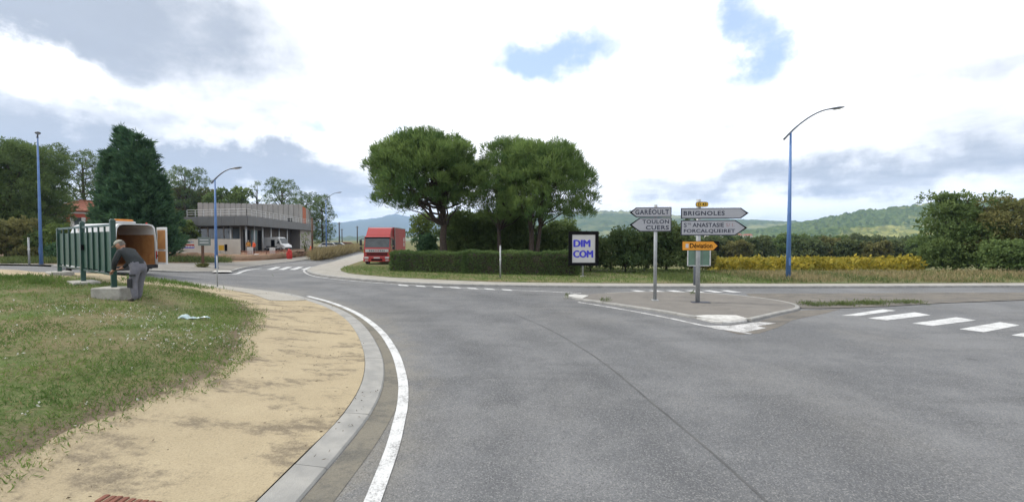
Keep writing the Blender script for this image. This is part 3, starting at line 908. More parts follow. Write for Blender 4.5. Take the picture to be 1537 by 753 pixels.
def stone_pine(px, base_py, depth, crown, label, seed, trunks):
    """umbrella pine: crown = (centre px, top row, bottom row, half width px)"""
    global rng, rnd
    rng = np.random.default_rng(seed); rnd = random.Random(seed)
    b = at(px, base_py, depth); bz = float(zbase(b.x, b.y)) + .1
    root = thing('pine_tree', label, 'tree', (b.x, b.y, bz))
    k = depth / FPX
    cx = (crown[0] - px) * k; hw = crown[3] * k
    ztop = CAMZ + (360 - crown[1]) * k - bz; zbot = CAMZ + (360 - crown[2]) * k - bz
    zc = zbot + (ztop - zbot) * .42
    lobes = []
    n = 84
    for i in range(n):
        u = (i + .5) / n
        ph = i * 2.39996
        ct = 1 - 1.42 * u                              # from the top down past the equator
        st = math.sqrt(max(0, 1 - ct * ct))
        rr = rnd.uniform(.78, .98)
        x = cx + hw * rr * st * math.cos(ph); y = hw * .92 * rr * st * math.sin(ph)
        z = zc + (ct * (ztop - zc) * (.86 if rr > .6 else .7) * rr if ct > 0 else ct / .42 * (zc - zbot) * .82)
        lobes.append(((x, y, z), rnd.uniform(.72, 1.18) * hw / 4.1))
    for i in range(12):                                 # sparser inner tufts
        a_ = rnd.uniform(0, 6.28); q_ = rnd.uniform(.15, .7)
        lobes.append(((cx + hw * q_ * math.cos(a_), hw * q_ * math.sin(a_), zc + rnd.uniform(-.15, .6) * (ztop - zc)), rnd.uniform(.45, .75) * hw / 4.1))
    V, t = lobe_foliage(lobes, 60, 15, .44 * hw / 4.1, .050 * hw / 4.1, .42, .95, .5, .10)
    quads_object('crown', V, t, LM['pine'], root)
    mb = MB()
    tips = []
    for (ox, lean, fork, r0) in trunks:
        top = Vector((ox + lean, rnd.uniform(-.3, .3), zbot + (ztop - zbot) * fork))
        path = branch_path((ox, 0, -.2), top, 0, 6, .05)
        mb.tube(path, [r0 * (1.25 - .75 * i / 6) for i in range(7)], 10)
        tips.append((path, r0))
    tr = mb.build('trunk', M['bark'], root, True)
    mb = MB()
    sel = [l for l in lobes if l[0][2] < zc + (ztop - zc) * .75]
    rnd.shuffle(sel)
    for c, r in sel[:44]:
        path, r0 = min(tips, key=lambda q2: (Vector(c) - q2[0][-1]).length)
        s = path[rnd.choice((3, 4, 4, 5, 5, 6))]
        pth = branch_path(s, c, -.06, 6, .14)
        mb.tube(pth, [r0 * .42 * (1 - .8 * i / 6) for i in range(7)], 6)
    mb.build('limb', M['bark'], root, True)
    return root

stone_pine(666, 375, 33, (636, 196, 322, 74), 'round-headed umbrella pine with one bare trunk beside the red truck', 21, ((.0, -.15, .42, .27),))
stone_pine(752, 375, 32.5, (768, 205, 345, 60), 'umbrella pine with low green crown on a leaning trunk', 33, ((.0, -.3, .42, .15),))
stone_pine(799, 376, 31, (818, 207, 340, 66), 'wide umbrella pine with spreading limbs behind the longer hedge', 45, ((.0, -.2, .35, .2), (.1, .9, .5, .15)))

def bush(name, label, cat, px, base_py, depth, hw_px, top_py, kind, seed, per=70, L=.16, W=.09, k=7, n=34, stem=True, group=None, dz=.1, low=0.0, deep=.8, ragged=.0):
    global rng, rnd
    rng = np.random.default_rng(seed); rnd = random.Random(seed)
    b = at(px, base_py, depth); bz = float(zbase(b.x, b.y)) + dz
    root = thing(name, label, cat, (b.x, b.y, bz), 0, group)
    s = depth / FPX
    hw = hw_px * s; H = CAMZ + (360 - top_py) * s - bz
    lobes = []
    for i in range(n):
        u = (i + .5) / n; ph = i * 2.39996 + seed
        z = low * H + (H - low * H) * (.12 + .74 * u)
        env = math.sqrt(max(.05, 1 - ((z / H - .42) / .62) ** 2))
        rr = rnd.uniform(.35, .80)
        lobes.append(((hw * env * rr * math.cos(ph), hw * deep * env * rr * math.sin(ph), z), rnd.uniform(.26, .42) * min(hw, H * .8)))
    if ragged:
        for i in range(int(9 * ragged)):
            a_ = rnd.uniform(0, 6.28); q_ = rnd.uniform(.1, 1.0)
            lobes.append(((hw * q_ * math.cos(a_), hw * q_ * math.sin(a_) * deep, H * rnd.uniform(.72, 1.06)), rnd.uniform(.06, .13) * H))
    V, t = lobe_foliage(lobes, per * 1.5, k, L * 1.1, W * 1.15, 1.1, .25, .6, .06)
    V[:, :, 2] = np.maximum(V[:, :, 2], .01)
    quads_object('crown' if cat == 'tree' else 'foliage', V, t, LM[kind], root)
    if stem:
        mb = MB()
        r0 = .035 * H * (1 if cat == 'tree' else .6)
        mb.tube(branch_path((0, 0, -.15), (rnd.uniform(-.2, .2), 0, H * .6), 0, 5), [r0 * (1.2 - .16 * i) for i in range(6)], 7)
        for c, r in lobes[2::2]:
            mb.tube(branch_path((0, 0, H * rnd.uniform(.08, .45)), c, .04, 4), [r0 * .5 * (1 - .18 * i) for i in range(5)], 5)
        mb.build('trunk' if cat == 'tree' else 'stem', M['bark'], root, True)
    return root

# bushes behind the hedges and signs
bush('bush', 'mid green broadleaf bush filling the gap behind the first hedge', 'bush', 700, 380, 38, 46, 318, 'oak', 51, 46, .22, .13)
bush('bush', 'tall dense bush under the crown of the leaning pine', 'bush', 765, 380, 37, 50, 316, 'oak', 52, 46, .22, .13)
bush('bush', 'broad green bush behind the far end of the longer hedge', 'bush', 838, 384, 36, 44, 332, 'oak', 53, 46, .22, .13)
bush('bush', 'dark clipped juniper bush under the first umbrella pine', 'bush', 641, 381, 36, 21, 350, 'cedar', 54, 90, .2, .07)
bush('young_tree', 'thin young tree with yellow-green leaves behind the truck', 'tree', 634, 380, 50, 24, 318, 'light', 55, 30, .24, .13, low=.38, k=4)
bush('bush', 'dark bush behind the framed poster board', 'bush', 886, 416, 29, 34, 352, 'dark', 56, 75, .15, .09)
bush('bush', 'rounded dark bush beside the framed poster board', 'bush', 938, 418, 28, 40, 344, 'dark', 57, 75, .15, .09, ragged=.5)
bush('bush', 'large dark bush behind the sign to the left', 'bush', 1000, 418, 28.5, 46, 338, 'dark', 58, 75, .15, .09, ragged=.5)
bush('bush', 'low reddish-green bush where the vineyard begins', 'bush', 1048, 417, 30, 26, 372, 'olive', 59, 70, .15, .09)
bush('bush', 'low green scrub bush in front of the yellow vines', 'bush', 1112, 416, 32, 28, 394, 'oak', 60, 80, .15, .08, n=16)
bush('bush', 'small weedy bush in front of the vines by the lamp', 'bush', 1232, 414, 36, 22, 392, 'olive', 61, 80, .15, .08, n=14)
# big bushes at the right
bush('bush', 'tall loose bush at the end of the vineyard', 'bush', 1432, 414, 31, 52, 302, 'oak', 62, 44, .17, .09, n=34, ragged=3)
bush('bush', 'tall olive green bush beyond the road kerb', 'bush', 1520, 414, 29, 58, 304, 'olive', 63, 44, .17, .09, n=34, ragged=3)
bush('bush', 'low bright green bush at the foot of the tall bushes', 'bush', 1512, 415, 27.5, 40, 362, 'hedge', 64, 75, .15, .09)
bush('bush', 'low leafy bush at the edge of the vines', 'bush', 1418, 413, 30.5, 36, 360, 'oak', 65, 75, .15, .09)

bush('bush', 'middle bush filling the gap between the tall bushes', 'bush', 1470, 415, 29.5, 42, 330, 'oak', 66, 70, .16, .09)
# tree row behind the vineyard
row = [(1072, 372, 95, 26, 358, 'far'), (1105, 374, 92, 22, 362, 'olive'), (1138, 374, 100, 24, 357, 'far'), (1170, 372, 110, 22, 356, 'oak'),
       (1212, 376, 92, 26, 359, 'far'), (1245, 374, 98, 26, 357, 'olive'), (1280, 378, 88, 24, 362, 'far'), (1318, 379, 84, 22, 364, 'olive'),
       (1352, 376, 90, 22, 358, 'far'), (1382, 374, 80, 20, 356, 'oak'), (1040, 374, 100, 22, 356, 'oak'), (1195, 372, 130, 30, 352, 'oak'),
       (1300, 372, 140, 34, 354, 'far'), (1090, 370, 150, 36, 352, 'oak'), (1250, 370, 160, 36, 353, 'oak')]
names = {'far': 'green', 'olive': 'olive brown', 'oak': 'dark green'}
for i, (px, by, d, hw, tp, kd) in enumerate(row):
    bush('field_tree', f'{names[kd]} tree in the row behind the yellow vineyard', 'tree', px, by, d, hw, tp, kd, 70 + i, 19, .46, .30, 6, 18,
         group=f'{names[kd]} trees behind the vineyard', dz=-.1)

# left-hand wood
def far_pine(label, px, depth, hw_px, top_py, bot_py, seed, kind='pine_far', base=395, flat=.8, n=40, group=None, per=30, k=9):
    global rng, rnd
    rng = np.random.default_rng(seed); rnd = random.Random(seed)
    b = at(px, base, depth); bz = float(zbase(b.x, b.y)) + .05
    s = depth / FPX
    root = thing('pine_tree', label, 'tree', (b.x, b.y, bz), 0, group)
    hw = hw_px * s; zt = CAMZ + (360 - top_py) * s - bz; zb = CAMZ + (360 - bot_py) * s - bz
    lobes = []
    for i in range(n):
        u = (i + .5) / n; ph = i * 2.39996 + seed
        z = zb + (zt - zb) * (.06 + .84 * u)
        env = math.sqrt(max(.06, 1 - (((z - zb) / (zt - zb) - .45) / .66) ** 2))
        rr = rnd.uniform(.3, .88)
        lobes.append(((hw * env * rr * math.cos(ph), hw * env * rr * math.sin(ph), z), rnd.uniform(.22, .36) * min(hw, (zt - zb) * .7)))
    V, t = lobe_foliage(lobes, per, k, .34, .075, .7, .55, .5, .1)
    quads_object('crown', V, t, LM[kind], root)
    mb = MB(); r0 = .018 * zt
    mb.tube(branch_path((0, 0, -.2), (0, 0, zt * .85), 0, 6, .03), [r0 * (1.2 - .15 * i) for i in range(7)], 8)
    for c, r in lobes[::2]:
        mb.tube(branch_path((0, 0, c[2] * rnd.uniform(.7, .92)), c, -.03, 4), [r0 * .4 * (1 - .2 * i) for i in range(5)], 5)
    mb.build('trunk', M['bark'], root, True)
    return root

far_pine('tall pine with dense dark crown at the edge of the wood', 18, 42, 50, 207, 372, 101, n=72, per=46)
far_pine('broad pine behind the tall blue lamp post', 68, 46, 32, 214, 372, 102, n=72, per=46)
far_pine('tall dense pine deeper in the wood behind the blue lamp', 48, 52, 44, 205, 372, 109, n=72, per=46)
far_pine('dark pine at the outer edge of the wood', -20, 44, 44, 204, 372, 110, n=72, per=46)
far_pine('pine rising behind the dark conifer and the red house', 128, 66, 34, 224, 330, 103)
bush('tree', 'bushy olive tree in front of the wood by the thin marker post', 'tree', 8, 396, 37, 42, 330, 'olive', 104, 50, .2, .11)
bush('tree', 'small bushy tree at the foot of the tall blue lamp', 'tree', 64, 396, 38, 32, 345, 'oak', 105, 50, .2, .11)
bush('tree', 'yellow-green sapling in front of the red house', 'tree', 92, 396, 37, 20, 332, 'light', 106, 40, .2, .11)
bush('bush', 'low dark hedge bush behind the parked van', 'bush', 100, 396, 34, 30, 368, 'cedar', 107, 60, .2, .09)
bush('tree', 'dry pinkish-brown shrub tree left of the tall blue lamp', 'tree', 42, 396, 36, 20, 372, 'olive', 108, 60, .16, .09)

def conifer():
    """dark conifer with several leaders and feathery, upswept branch tips"""
    global rng, rnd
    rng = np.random.default_rng(5); rnd = random.Random(5)
    d = 37; b = at(203, 395, d); bz = float(zbase(b.x, b.y)) + .05; s = d / FPX
    root = thing('conifer', 'big dark feathery conifer with several pointed tops behind the van', 'tree', (b.x, b.y, bz))
    parts = []; mb = MB()
    leaders = [(-22, 191, 44, 1.0), (14, 205, 50, .95), (-34, 228, 24, .9), (34, 232, 34, .9), (-4, 198, 42, .95), (42, 268, 20, .9), (27, 214, 40, .9)]
    for (ox, tp, hwp, _) in leaders:
        x0 = ox * s; H = CAMZ + (360 - tp) * s - bz; hw = hwp * s
        y0 = rnd.uniform(-1.2, 1.2)
        mb.tube([(x0 * .3, y0 * .3, -.2), (x0 * .7, y0 * .7, H * .35), (x0, y0, H * .7), (x0, y0, H * .99)], [.22, .16, .09, .015], 8)
        nb = 150
        for i in range(nb):
            u = ((i + .5) / nb) ** .85
            z = H * (.04 + .95 * u)
            R_ = hw * (1 - u) ** .92 * rnd.choice((.62, .8, .95, 1.05, 1.22)) + .10
            ph = i * 2.39996
            n = max(4, int(R_ * 9))
            tt = rng.uniform(.25, 1, n)
            p = np.stack([x0 + np.cos(ph) * R_ * tt, y0 + np.sin(ph) * R_ * tt, z + R_ * (tt * .10 + .26 * tt ** 3)], 1)
            p += rng.normal(0, .09, p.shape)
            dirv = unit(np.array([math.cos(ph), math.sin(ph), .85]) + rng.normal(0, .35, p.shape))
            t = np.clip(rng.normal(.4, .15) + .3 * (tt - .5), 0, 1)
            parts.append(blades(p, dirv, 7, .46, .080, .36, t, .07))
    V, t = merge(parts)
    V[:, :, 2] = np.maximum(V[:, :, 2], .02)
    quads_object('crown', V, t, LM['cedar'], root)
    mb.build('trunk', M['bark'], root, True)
conifer()

# trees behind the building under construction
far_pine('tall pine beside the dark conifer, behind the building', 280, 100, 34, 246, 340, 121, base=385, n=40)
bush('tree', 'autumn brown-green tree behind the left end of the building', 'tree', 290, 384, 104, 36, 278, 'olive', 122, 20, .42, .25, 6, 30)
bush('tree', 'dark green tree behind the flat roof, by the middle lamp', 'tree', 345, 384, 92, 34, 276, 'oak', 123, 20, .42, .25, 6, 26)
far_pine('slender open pine standing alone above the flat roof', 387, 96, 15, 270, 318, 124, base=384, n=13, per=22)
far_pine('umbrella-topped pine above the middle of the flat roof', 424, 92, 24, 268, 312, 125, base=384, n=26)
far_pine('small leaning pine between the taller ones above the roof', 405, 98, 12, 296, 322, 126, base=384, n=10, per=20)
far_pine('broad pine at the right end of the building', 462, 112, 30, 288, 366, 127, base=380, n=40)
far_pine('dense pine standing behind the far blue lamp', 484, 104, 22, 288, 372, 128, base=380, n=40)
bush('bush', 'light green shrub at the left end of the building', 'bush', 272, 384, 60, 26, 330, 'light', 129, 26, .3, .18)
bush('bush', 'grey-green shrub behind the white hoarding', 'bush', 250, 386, 56, 26, 338, 'oak', 130, 26, .3, .18)
bush('sapling', 'thin leafy sapling in front of the pale end wall', 'sapling', 458, 387, 55, 7, 344, 'light', 131, 60, .18, .1, 4, 12)
bush('bush', 'weedy bush beside the black rubbish bag', 'bush', 480, 386, 48, 8, 369, 'wgreen', 132, 80, .16, .09, n=12)

# hedges
def hedge(label, a_px, b_px, base_a, base_b, top_z, thick, seed):
    global rng, rnd
    rng = np.random.default_rng(seed); rnd = random.Random(seed)
    A = G(a_px, base_a, .1); B = G(b_px, base_b, .1)
    ax = (B - A); ax.z = 0; L = ax.length; ang = math.atan2(ax.y, ax.x)
    root = thing('hedge', label, 'hedge', (A.x, A.y, A.z - .03), ang)
    core = MB().rbox((L / 2, thick / 2, top_z / 2 - .06), (L - .16, thick - .16, top_z - .1), .12)
    core.build('dark_core', M['bark'], root)  # solid dark core standing for the shade between the leaves
    parts = []
    def face(n, fn, nrm):
        p = np.array([fn() for _ in range(n)])
        lump = .045 * np.sin(p[:, 0] * 2.3) + .04 * np.sin(p[:, 0] * 5.1 + p[:, 2] * 4)
        p = p + np.array(nrm) * (lump[:, None] + rng.normal(0, .03, (n, 1)))
        t = np.clip(.42 + .35 * np.sin(p[:, 0] * 1.3 + seed) * .5 + rng.normal(0, .15, n), 0, 1)
        parts.append(blades(p, np.repeat(np.array([nrm], float), n, 0) + np.array([0, 0, .35]), 3, .085, .052, .8, t, .03))
    U = rnd.uniform
    dens = 330
    face(int(L * top_z * dens), lambda: (U(0, L), .03, U(0.0, top_z)), (0, -1, 0))
    face(int(L * thick * dens * .8), lambda: (U(0, L), U(0, thick), top_z - .03), (0, 0, 1))
    face(int(thick * top_z * dens), lambda: (0.03, U(0, thick), U(0, top_z)), (-1, 0, 0))
    face(int(thick * top_z * dens), lambda: (L - .03, U(0, thick), U(0, top_z)), (1, 0, 0))
    face(int(L * top_z * 90), lambda: (U(0, L), thick - .03, U(0, top_z)), (0, 1, 0))
    V, t = merge(parts)
    V[:, :, 2] = np.maximum(V[:, :, 2], 0.0)
    quads_object('foliage', V, t, LM['hedge'], root)
hedge('shorter clipped green hedge in front of the truck', 585, 699, 407, 411, 1.36, 1.5, 141)
hedge('longer clipped green hedge below the wide umbrella pine', 694, 866, 411, 414.5, 1.44, 1.5, 142)

# vineyard: rows of yellow vines seen as one mass
rng = np.random.default_rng(151)
vr = []
for j in range(34):
    y0 = 28.6 + j * 1.7
    x0, x1 = y0 * .46 + 1, y0 * 1.0
    n = int((x1 - x0) * 34)
    x = rng.uniform(x0, x1, n); y = y0 + rng.normal(0, .16, n) + .02 * (x - x0)
    z = zbase(x, y) + rng.uniform(.08, .95, n) + .12 * np.sin(x * 2.1 + j)
    vr.append(np.stack([x, y, z], 1))
vp = np.concatenate(vr)
V, t = blades(vp, unit(rng.normal(0, 1, vp.shape) + np.array([0, -.3, .6])), 2, .27, .23, .8, np.clip(rng.normal(.5, .25, len(vp)), 0, 1), .08)
vo = quads_object('vineyard', V, t, LM['vine'])
tag(vo, 'rows of yellow autumn vines filling the field beyond the road', 'vineyard', kind='stuff')

# distant wood on the plain
rng = np.random.default_rng(152)
wp = []
for j in range(520):
    y = rng.uniform(230, 720); x = rng.uniform(.12 * y, 1.4 * y)
    r = rng.uniform(2.2, 4.6)
    n = 34
    d = sphere_pts(n); d[:, 2] = np.abs(d[:, 2])
    wp.append(np.array([x, y, -2.3]) + d * np.array([r, r, r * 1.7]) * rng.uniform(.75, 1.0, (n, 1)))
wp = np.concatenate(wp)
V, t = blades(wp, unit(rng.normal(0, 1, wp.shape) + np.array([0, -.4, .5])), 2, 2.2, 1.8, .8, np.clip(np.repeat(rng.normal(.4, .28, 520), 34), 0, 1), .5)
wood = quads_object('distant_wood', V, t, LM['far'])
tag(wood, 'dark green woodland on the plain before the hills', 'woodland', kind='stuff')

# grass blades on the near lawn
def scatter(n, poly, box, zf, dz, dens=None):
    x = rng.uniform(box[0], box[1], n); y = rng.uniform(box[2], box[3], n)
    ok = inside(x, y, poly)
    x, y = x[ok], y[ok]
    if dens is not None:
        ok = rng.uniform(0, 1, len(x)) < dens(x, y); x, y = x[ok], y[ok]
    return np.stack([x, y, zf(x, y) + dz], 1)
rng = np.random.default_rng(161)
def patchy(x, y):
    f = np.sin(x * 1.9 + 1.3 * np.sin(y * 1.1)) * np.sin(y * 1.6 + 1.1 * np.sin(x * 1.4)) + .5 * np.sin(x * 5.3 + y * 2.2) * np.sin(y * 4.7 - x * 1.9)
    edge = dist_poly(x, y, [tuple(p) for p in grass_line][::4])
    f = f + 1.1 * np.exp(-((edge - .8) / .8) ** 2)
    return np.clip(.40 + .5 * f, .08, 1) * np.clip((edge + .35 * rng.uniform(-.3, 1, len(x))) / .45, .05, 1)
gp = scatter(270000, grass_poly, (-22, -2.5, 1.2, 20), zisl, .0, patchy)
dcam = np.hypot(gp[:, 0], gp[:, 1])
tint = np.clip(.45 + .3 * np.sin(gp[:, 0] * 2.7 + np.sin(gp[:, 1] * 2.1)) + rng.normal(0, .2, len(gp)), 0, 1)
V, t = blades(gp, np.repeat(np.array([[0, 0, 1.0]]), len(gp), 0), 3, .058, .009, .80, tint, .02, .6)
go = quads_object('lawn_grass', V, t, LM['grass'])
tag(go, 'short patchy green grass growing on the near lawn', 'grass', kind='stuff')
dpnt = scatter(120000, grass_poly, (-22, -2.5, 1.2, 20), zisl, .0)
V, t = blades(dpnt, np.repeat(np.array([[0, 0, .6]]), len(dpnt), 0), 1, .055, .009, 1.0, np.clip(rng.normal(.4, .3, len(dpnt)), 0, 1), .02, .6)
tag(quads_object('dry_grass', V, t, LM['dry']), 'dry straw-coloured stalks mixed into the near lawn', 'dry grass', kind='stuff')
# weeds with taller tufts
tp_ = []
for (px, py, r_, n) in ((18, 418, .35, 220), (400, 470, .0, 1), (60, 425, .2, 120), (410, 255, .0, 1), (250, 424, .4, 200), (285, 429, .4, 160), (220, 423, .3, 120)):
    c = hit(px, max(py, 414), zisl)
    tp_.append(np.stack([c.x + rng.normal(0, r_ + .02, n), c.y + rng.normal(0, r_ + .02, n), np.full(n, c.z)], 1))
tp_ = np.concatenate(tp_); tp_[:, 2] = zisl(tp_[:, 0], tp_[:, 1])
V, t = blades(tp_, np.repeat(np.array([[0, 0, 1.0]]), len(tp_), 0), 4, .13, .015, .5, np.full(len(tp_), .35), .02, .5)
tag(quads_object('weed_tufts', V, t, LM['grass']), 'taller green tufts along the edge of the near lawn', 'weeds', kind='stuff')
# small white flowers in drifts
fl = []
for (px, py, sx, sy, n) in ((150, 472, .9, .5, 60), (215, 470, .6, .4, 40), (300, 505, .8, .35, 60), (250, 512, .5, .3, 40), (340, 492, .3, .25, 30), (60, 500, 2, 2, 40), (250, 560, 2, 1.5, 30)):
    c = hit(px, py, zisl)
    fl.append(np.stack([c.x + rng.normal(0, sx, n), c.y + rng.normal(0, sy, n), np.zeros(n)], 1))
fl = np.concatenate(fl); fl = fl[inside(fl[:, 0], fl[:, 1], grass_poly)]
fl[:, 2] = zisl(fl[:, 0], fl[:, 1]) + .035
V, t = blades(fl, unit(rng.normal(0, 1, fl.shape) + np.array([0, -.5, 1])), 3, .026, .022, .8, np.full(len(fl), .5), .012)
tag(quads_object('daisies', V, t, LM['flower']), 'drifts of small white flowers in the near lawn', 'flowers', kind='stuff')
# leaf litter and stones on the sandy path
sp_ = scatter(9000, isl_edge_t + [(-14, -4)], (-14, -1.5, 1.0, 18), zisl, .004)
sp_ = sp_[~inside(sp_[:, 0], sp_[:, 1], grass_poly)]
keep = (np.sin(sp_[:, 0] * 2.1) * np.sin(sp_[:, 1] * 1.3 + 1) + rng.uniform(-.6, .6, len(sp_))) > .25
sp_ = sp_[keep]
V, t = blades(sp_, unit(rng.normal(0, 1, sp_.shape) * np.array([1, 1, .25])), 1, .035, .012, .4, np.clip(rng.normal(.2, .2, len(sp_)), 0, 1), .0, .6)
tag(quads_object('leaf_litter', V, t, leaf_mat('litter', (.07, .055, .04), (.20, .16, .11), .05)), 'dry leaf litter scattered over the sandy path', 'litter', kind='stuff')

# verge grass on the far side and along the branch road
vpoly = vb + [(70, 40), (-8, 44)]
def vg(n, box, m, h_, w_, name, label, dens=None, tmean=.45):
    p = scatter(n, vpoly, box, zbase, .12, dens)
    V, t = blades(p, np.repeat(np.array([[0, 0, 1.0]]), len(p), 0), 2, h_, w_ * 1.2, .4, np.clip(rng.normal(tmean, .25, len(p)), 0, 1), .04, .5)
    tag(quads_object(name, V, t, LM[m]), label, 'grass', kind='stuff')
vg(26000, (-18, 14, 19, 34), 'grass', .10, .018, 'verge_grass', 'mown grass between the pavement and the hedges')
vg(15000, (13, 40, 21, 27), 'dry', .26, .020, 'tall_dry_grass', 'tall dry grass between the kerb and the vineyard', lambda x, y: np.clip(.55 + .4 * np.sin(x * .9) + (y - 24) * .1, .1, 1))
vg(20000, (8, 40, 20.5, 28), 'wgreen', .20, .022, 'tall_green_weeds', 'green weeds along the far pavement before the vineyard', lambda x, y: np.clip(.5 + .4 * np.sin(x * 1.3 + 2), .1, 1))
# weeds at island edges
wp2 = []
for k in range(60):
    px = rng.uniform(1205, 1385); py = 458.5 - (px - 1205) * .02 + rng.normal(0, .9)
    c = G(px, py); n = 14
    wp2.append(np.stack([c.x + rng.normal(0, .13, n), c.y + rng.normal(0, .13, n), np.full(n, c.z + .02)], 1))
for px, py in ((852, 444), (905, 450), (912, 451), (1040, 440)):
    c = G(px, py, .12); wp2.append(np.stack([c.x + rng.normal(0, .05, 16), c.y + rng.normal(0, .05, 16), np.full(16, c.z)], 1))
wp2 = np.concatenate(wp2)
V, t = blades(wp2, np.repeat(np.array([[0, 0, 1.0]]), len(wp2), 0), 4, .10, .014, .6, np.clip(rng.normal(.4, .25, len(wp2)), 0, 1), .03, .5)
tag(quads_object('island_weeds', V, t, LM['wgreen']), 'small weeds growing in the cracks around the traffic island', 'weeds', kind='stuff')
# rough weeds on the bank of the branch road
bl = []
for k in range(900):
    u = rng.uniform(0, 1)
    px = 478 + 66 * u; py = 391 - 15 * u - rng.uniform(.5, 3)
    c = G(px, py, .1)
    n = 6
    bl.append(np.stack([c.x + rng.normal(0, .25, n) - .3, c.y + rng.normal(0, .3, n), np.full(n, c.z)], 1))
bl = np.concatenate(bl)
V, t = blades(bl, np.repeat(np.array([[0, 0, 1.0]]), len(bl), 0), 3, .95, .06, .45, np.clip(rng.normal(.4, .3, len(bl)), 0, 1), .08, .5)
tag(quads_object('dry_weeds', V, t, LM['dry']), 'dry weeds on the bank along the branch road', 'weeds', kind='stuff')
lw = []
for k in range(2600):
    px = rng.uniform(255, 345) if k % 3 else rng.uniform(0, 88); py = rng.uniform(387, 394) if px > 200 else rng.uniform(392, 395.5)
    c = G(px, py, .1); lw.append((c.x, c.y, c.z))
lw = np.array(lw)
V, t = blades(lw, np.repeat(np.array([[0, 0, 1.0]]), len(lw), 0), 5, .30, .04, .5, np.clip(rng.normal(.4, .3, len(lw)), 0, 1), .12, .5)
tag(quads_object('bank_grass', V, t, LM['wgreen']), 'rough green grass on the bank before the white hoarding', 'grass', kind='stuff')

# ================================================================== THINGS
rnd = random.Random(99)
FONT_SRC = {}
def text_mesh(txt, w_, h_, bold=.012, tracking=1.0):
    """flat lettering as a mesh, w_ wide and h_ high, its left bottom corner at 0,0 in the XZ plane (read from -Y)"""
    cu = bpy.data.curves.new('lettering', 'FONT'); cu.body = txt; cu.size = 1; cu.offset = bold; cu.space_character = tracking
    cu.fill_mode = 'FRONT'; cu.resolution_u = 3
    ob = bpy.data.objects.new('lettering', cu); COL.objects.link(ob)
    bpy.context.view_layer.update()
    me = bpy.data.meshes.new_from_object(ob.evaluated_get(bpy.context.evaluated_depsgraph_get()))
    bpy.data.objects.remove(ob); bpy.data.curves.remove(cu)
    v = np.array([tuple(x.co) for x in me.vertices])
    lo, hi = v.min(0), v.max(0)
    out = np.zeros_like(v)
    out[:, 0] = (v[:, 0] - lo[0]) / (hi[0] - lo[0]) * w_
    out[:, 2] = (v[:, 1] - lo[1]) / (hi[1] - lo[1]) * h_
    me.vertices.foreach_set('co', out.ravel().astype(np.float32)); me.update()
    return me

def letter(txt, x, y, z, w_, h_, m, parent, bold=.012, tracking=1.0, name='lettering'):
    o = link(name, text_mesh(txt, w_, h_, bold, tracking), m, parent)
    o.location = (x, y, z)
    return o

# ---- direction signs on the island
def arrow_panel(root, x0, x1, z0, z1, right, tip, face, edge, yface=-.055):
    """arrow-ended panel, face towards -Y, with a dark rim and a black arrow tip"""
    def outline(g):
        a, b, c, d = x0 + g, x1 - g, z0 + g, z1 - g
        k = tip; zm = (z0 + z1) / 2
        if right:
            return [(a, c), (b - k, c), (b + g * .0, zm), (b - k, d), (a, d)]
        return [(a + k, c), (b, c), (b, d), (a + k, d), (a, zm)]
    o = MB().slab([(x, yface, z) for x, z in outline(0)], -.03)
    p = o.build('panel', edge, root)
    MB().slab([(x, yface - .0035, z) for x, z in outline(.030)], .0035).build('face', face, p)
    zm = (z0 + z1) / 2; h = (z1 - z0) / 2 - .02
    sgn = 1 if right else -1
    e = x1 if right else x0
    k = tip
    ch = [(e, zm), (e - sgn * k, zm + h), (e - sgn * (k + .02), zm + h), (e - sgn * .085, zm), (e - sgn * (k + .02), zm - h), (e - sgn * k, zm - h)]
    ch3 = [(x, yface - .0125, z) for x, z in ch]
    mb = MB(); b0 = 0
    mb.v = [tuple(q_) for q_ in ch3] + [(x, y + .005, z) for x, y, z in ch3]
    for a_, b_, c_, d_ in ((0, 1, 2, 3), (0, 3, 4, 5)):
        mb.face((a_, b_, c_, d_)); mb.face((a_ + 6, b_ + 6, c_ + 6, d_ + 6))
    for i in range(6): mb.face((i, (i + 1) % 6, (i + 1) % 6 + 6, i + 6))
    mb.build('arrow_tip', M['sign_and_shade_black'], p)
    return p

def local_frame(px, base_py, dz, rz):
    b = G(px, base_py, dz); k = b.y / FPX
    X = lambda q_: (q_ - px) * k
    Z = lambda r_: CAMZ + (360 - r_) * k - b.z
    return b, k, X, Z

YF = -.065
b, k, X, Z = local_frame(983, 450.5, .066, 0)
sl = thing('direction_sign', 'signpost on the traffic island pointing left to Toulon and Cuers', 'road sign', b, R(-9))
MB().tube([(0, 0, -.05), (0, 0, Z(308.5))], .062, 14).build('post', M['galv'], sl, True)
MB().tube([(0, 0, Z(308.5)), (0, 0, Z(307.5))], [.064, .05], 14).build('post_cap', M['galv'], sl, True)
p = arrow_panel(sl, X(944.5), X(1005), Z(326), Z(311.3), False, .24, M['sign_face'], M['sign_and_shadow_dark'], YF)
letter('GARÉOULT', X(953), YF - .0095, Z(322.0), X(1001.5) - X(953), (Z(313.0) - Z(322.0)), M['sign_and_shadow_dark'], p, .026, 1.12)
p = arrow_panel(sl, X(944.5), X(1005), Z(347.5), Z(327), False, .36, M['sign_face'], M['sign_and_shadow_dark'], YF)
letter('TOULON', X(963.5), YF - .0095, Z(335.8), X(1001.5) - X(963.5), Z(329.8) - Z(335.8), M['sign_and_shadow_dark'], p, .026, 1.1)
letter('CUERS', X(968.5), YF - .0095, Z(344.8), X(1001.5) - X(968.5), Z(338.3) - Z(344.8), M['sign_and_shadow_dark'], p, .026, 1.1)
for z in (Z(318.5), Z(333), Z(342)):
    MB().tube([(0, 0, z - .02), (0, 0, z + .02)], .070, 12).build('clamp', M['galv'], sl)
MB().rbox((0, 0, .012), (.24, .24, .03), .01).build('base_plate_or_shadow', M['galv'], sl)

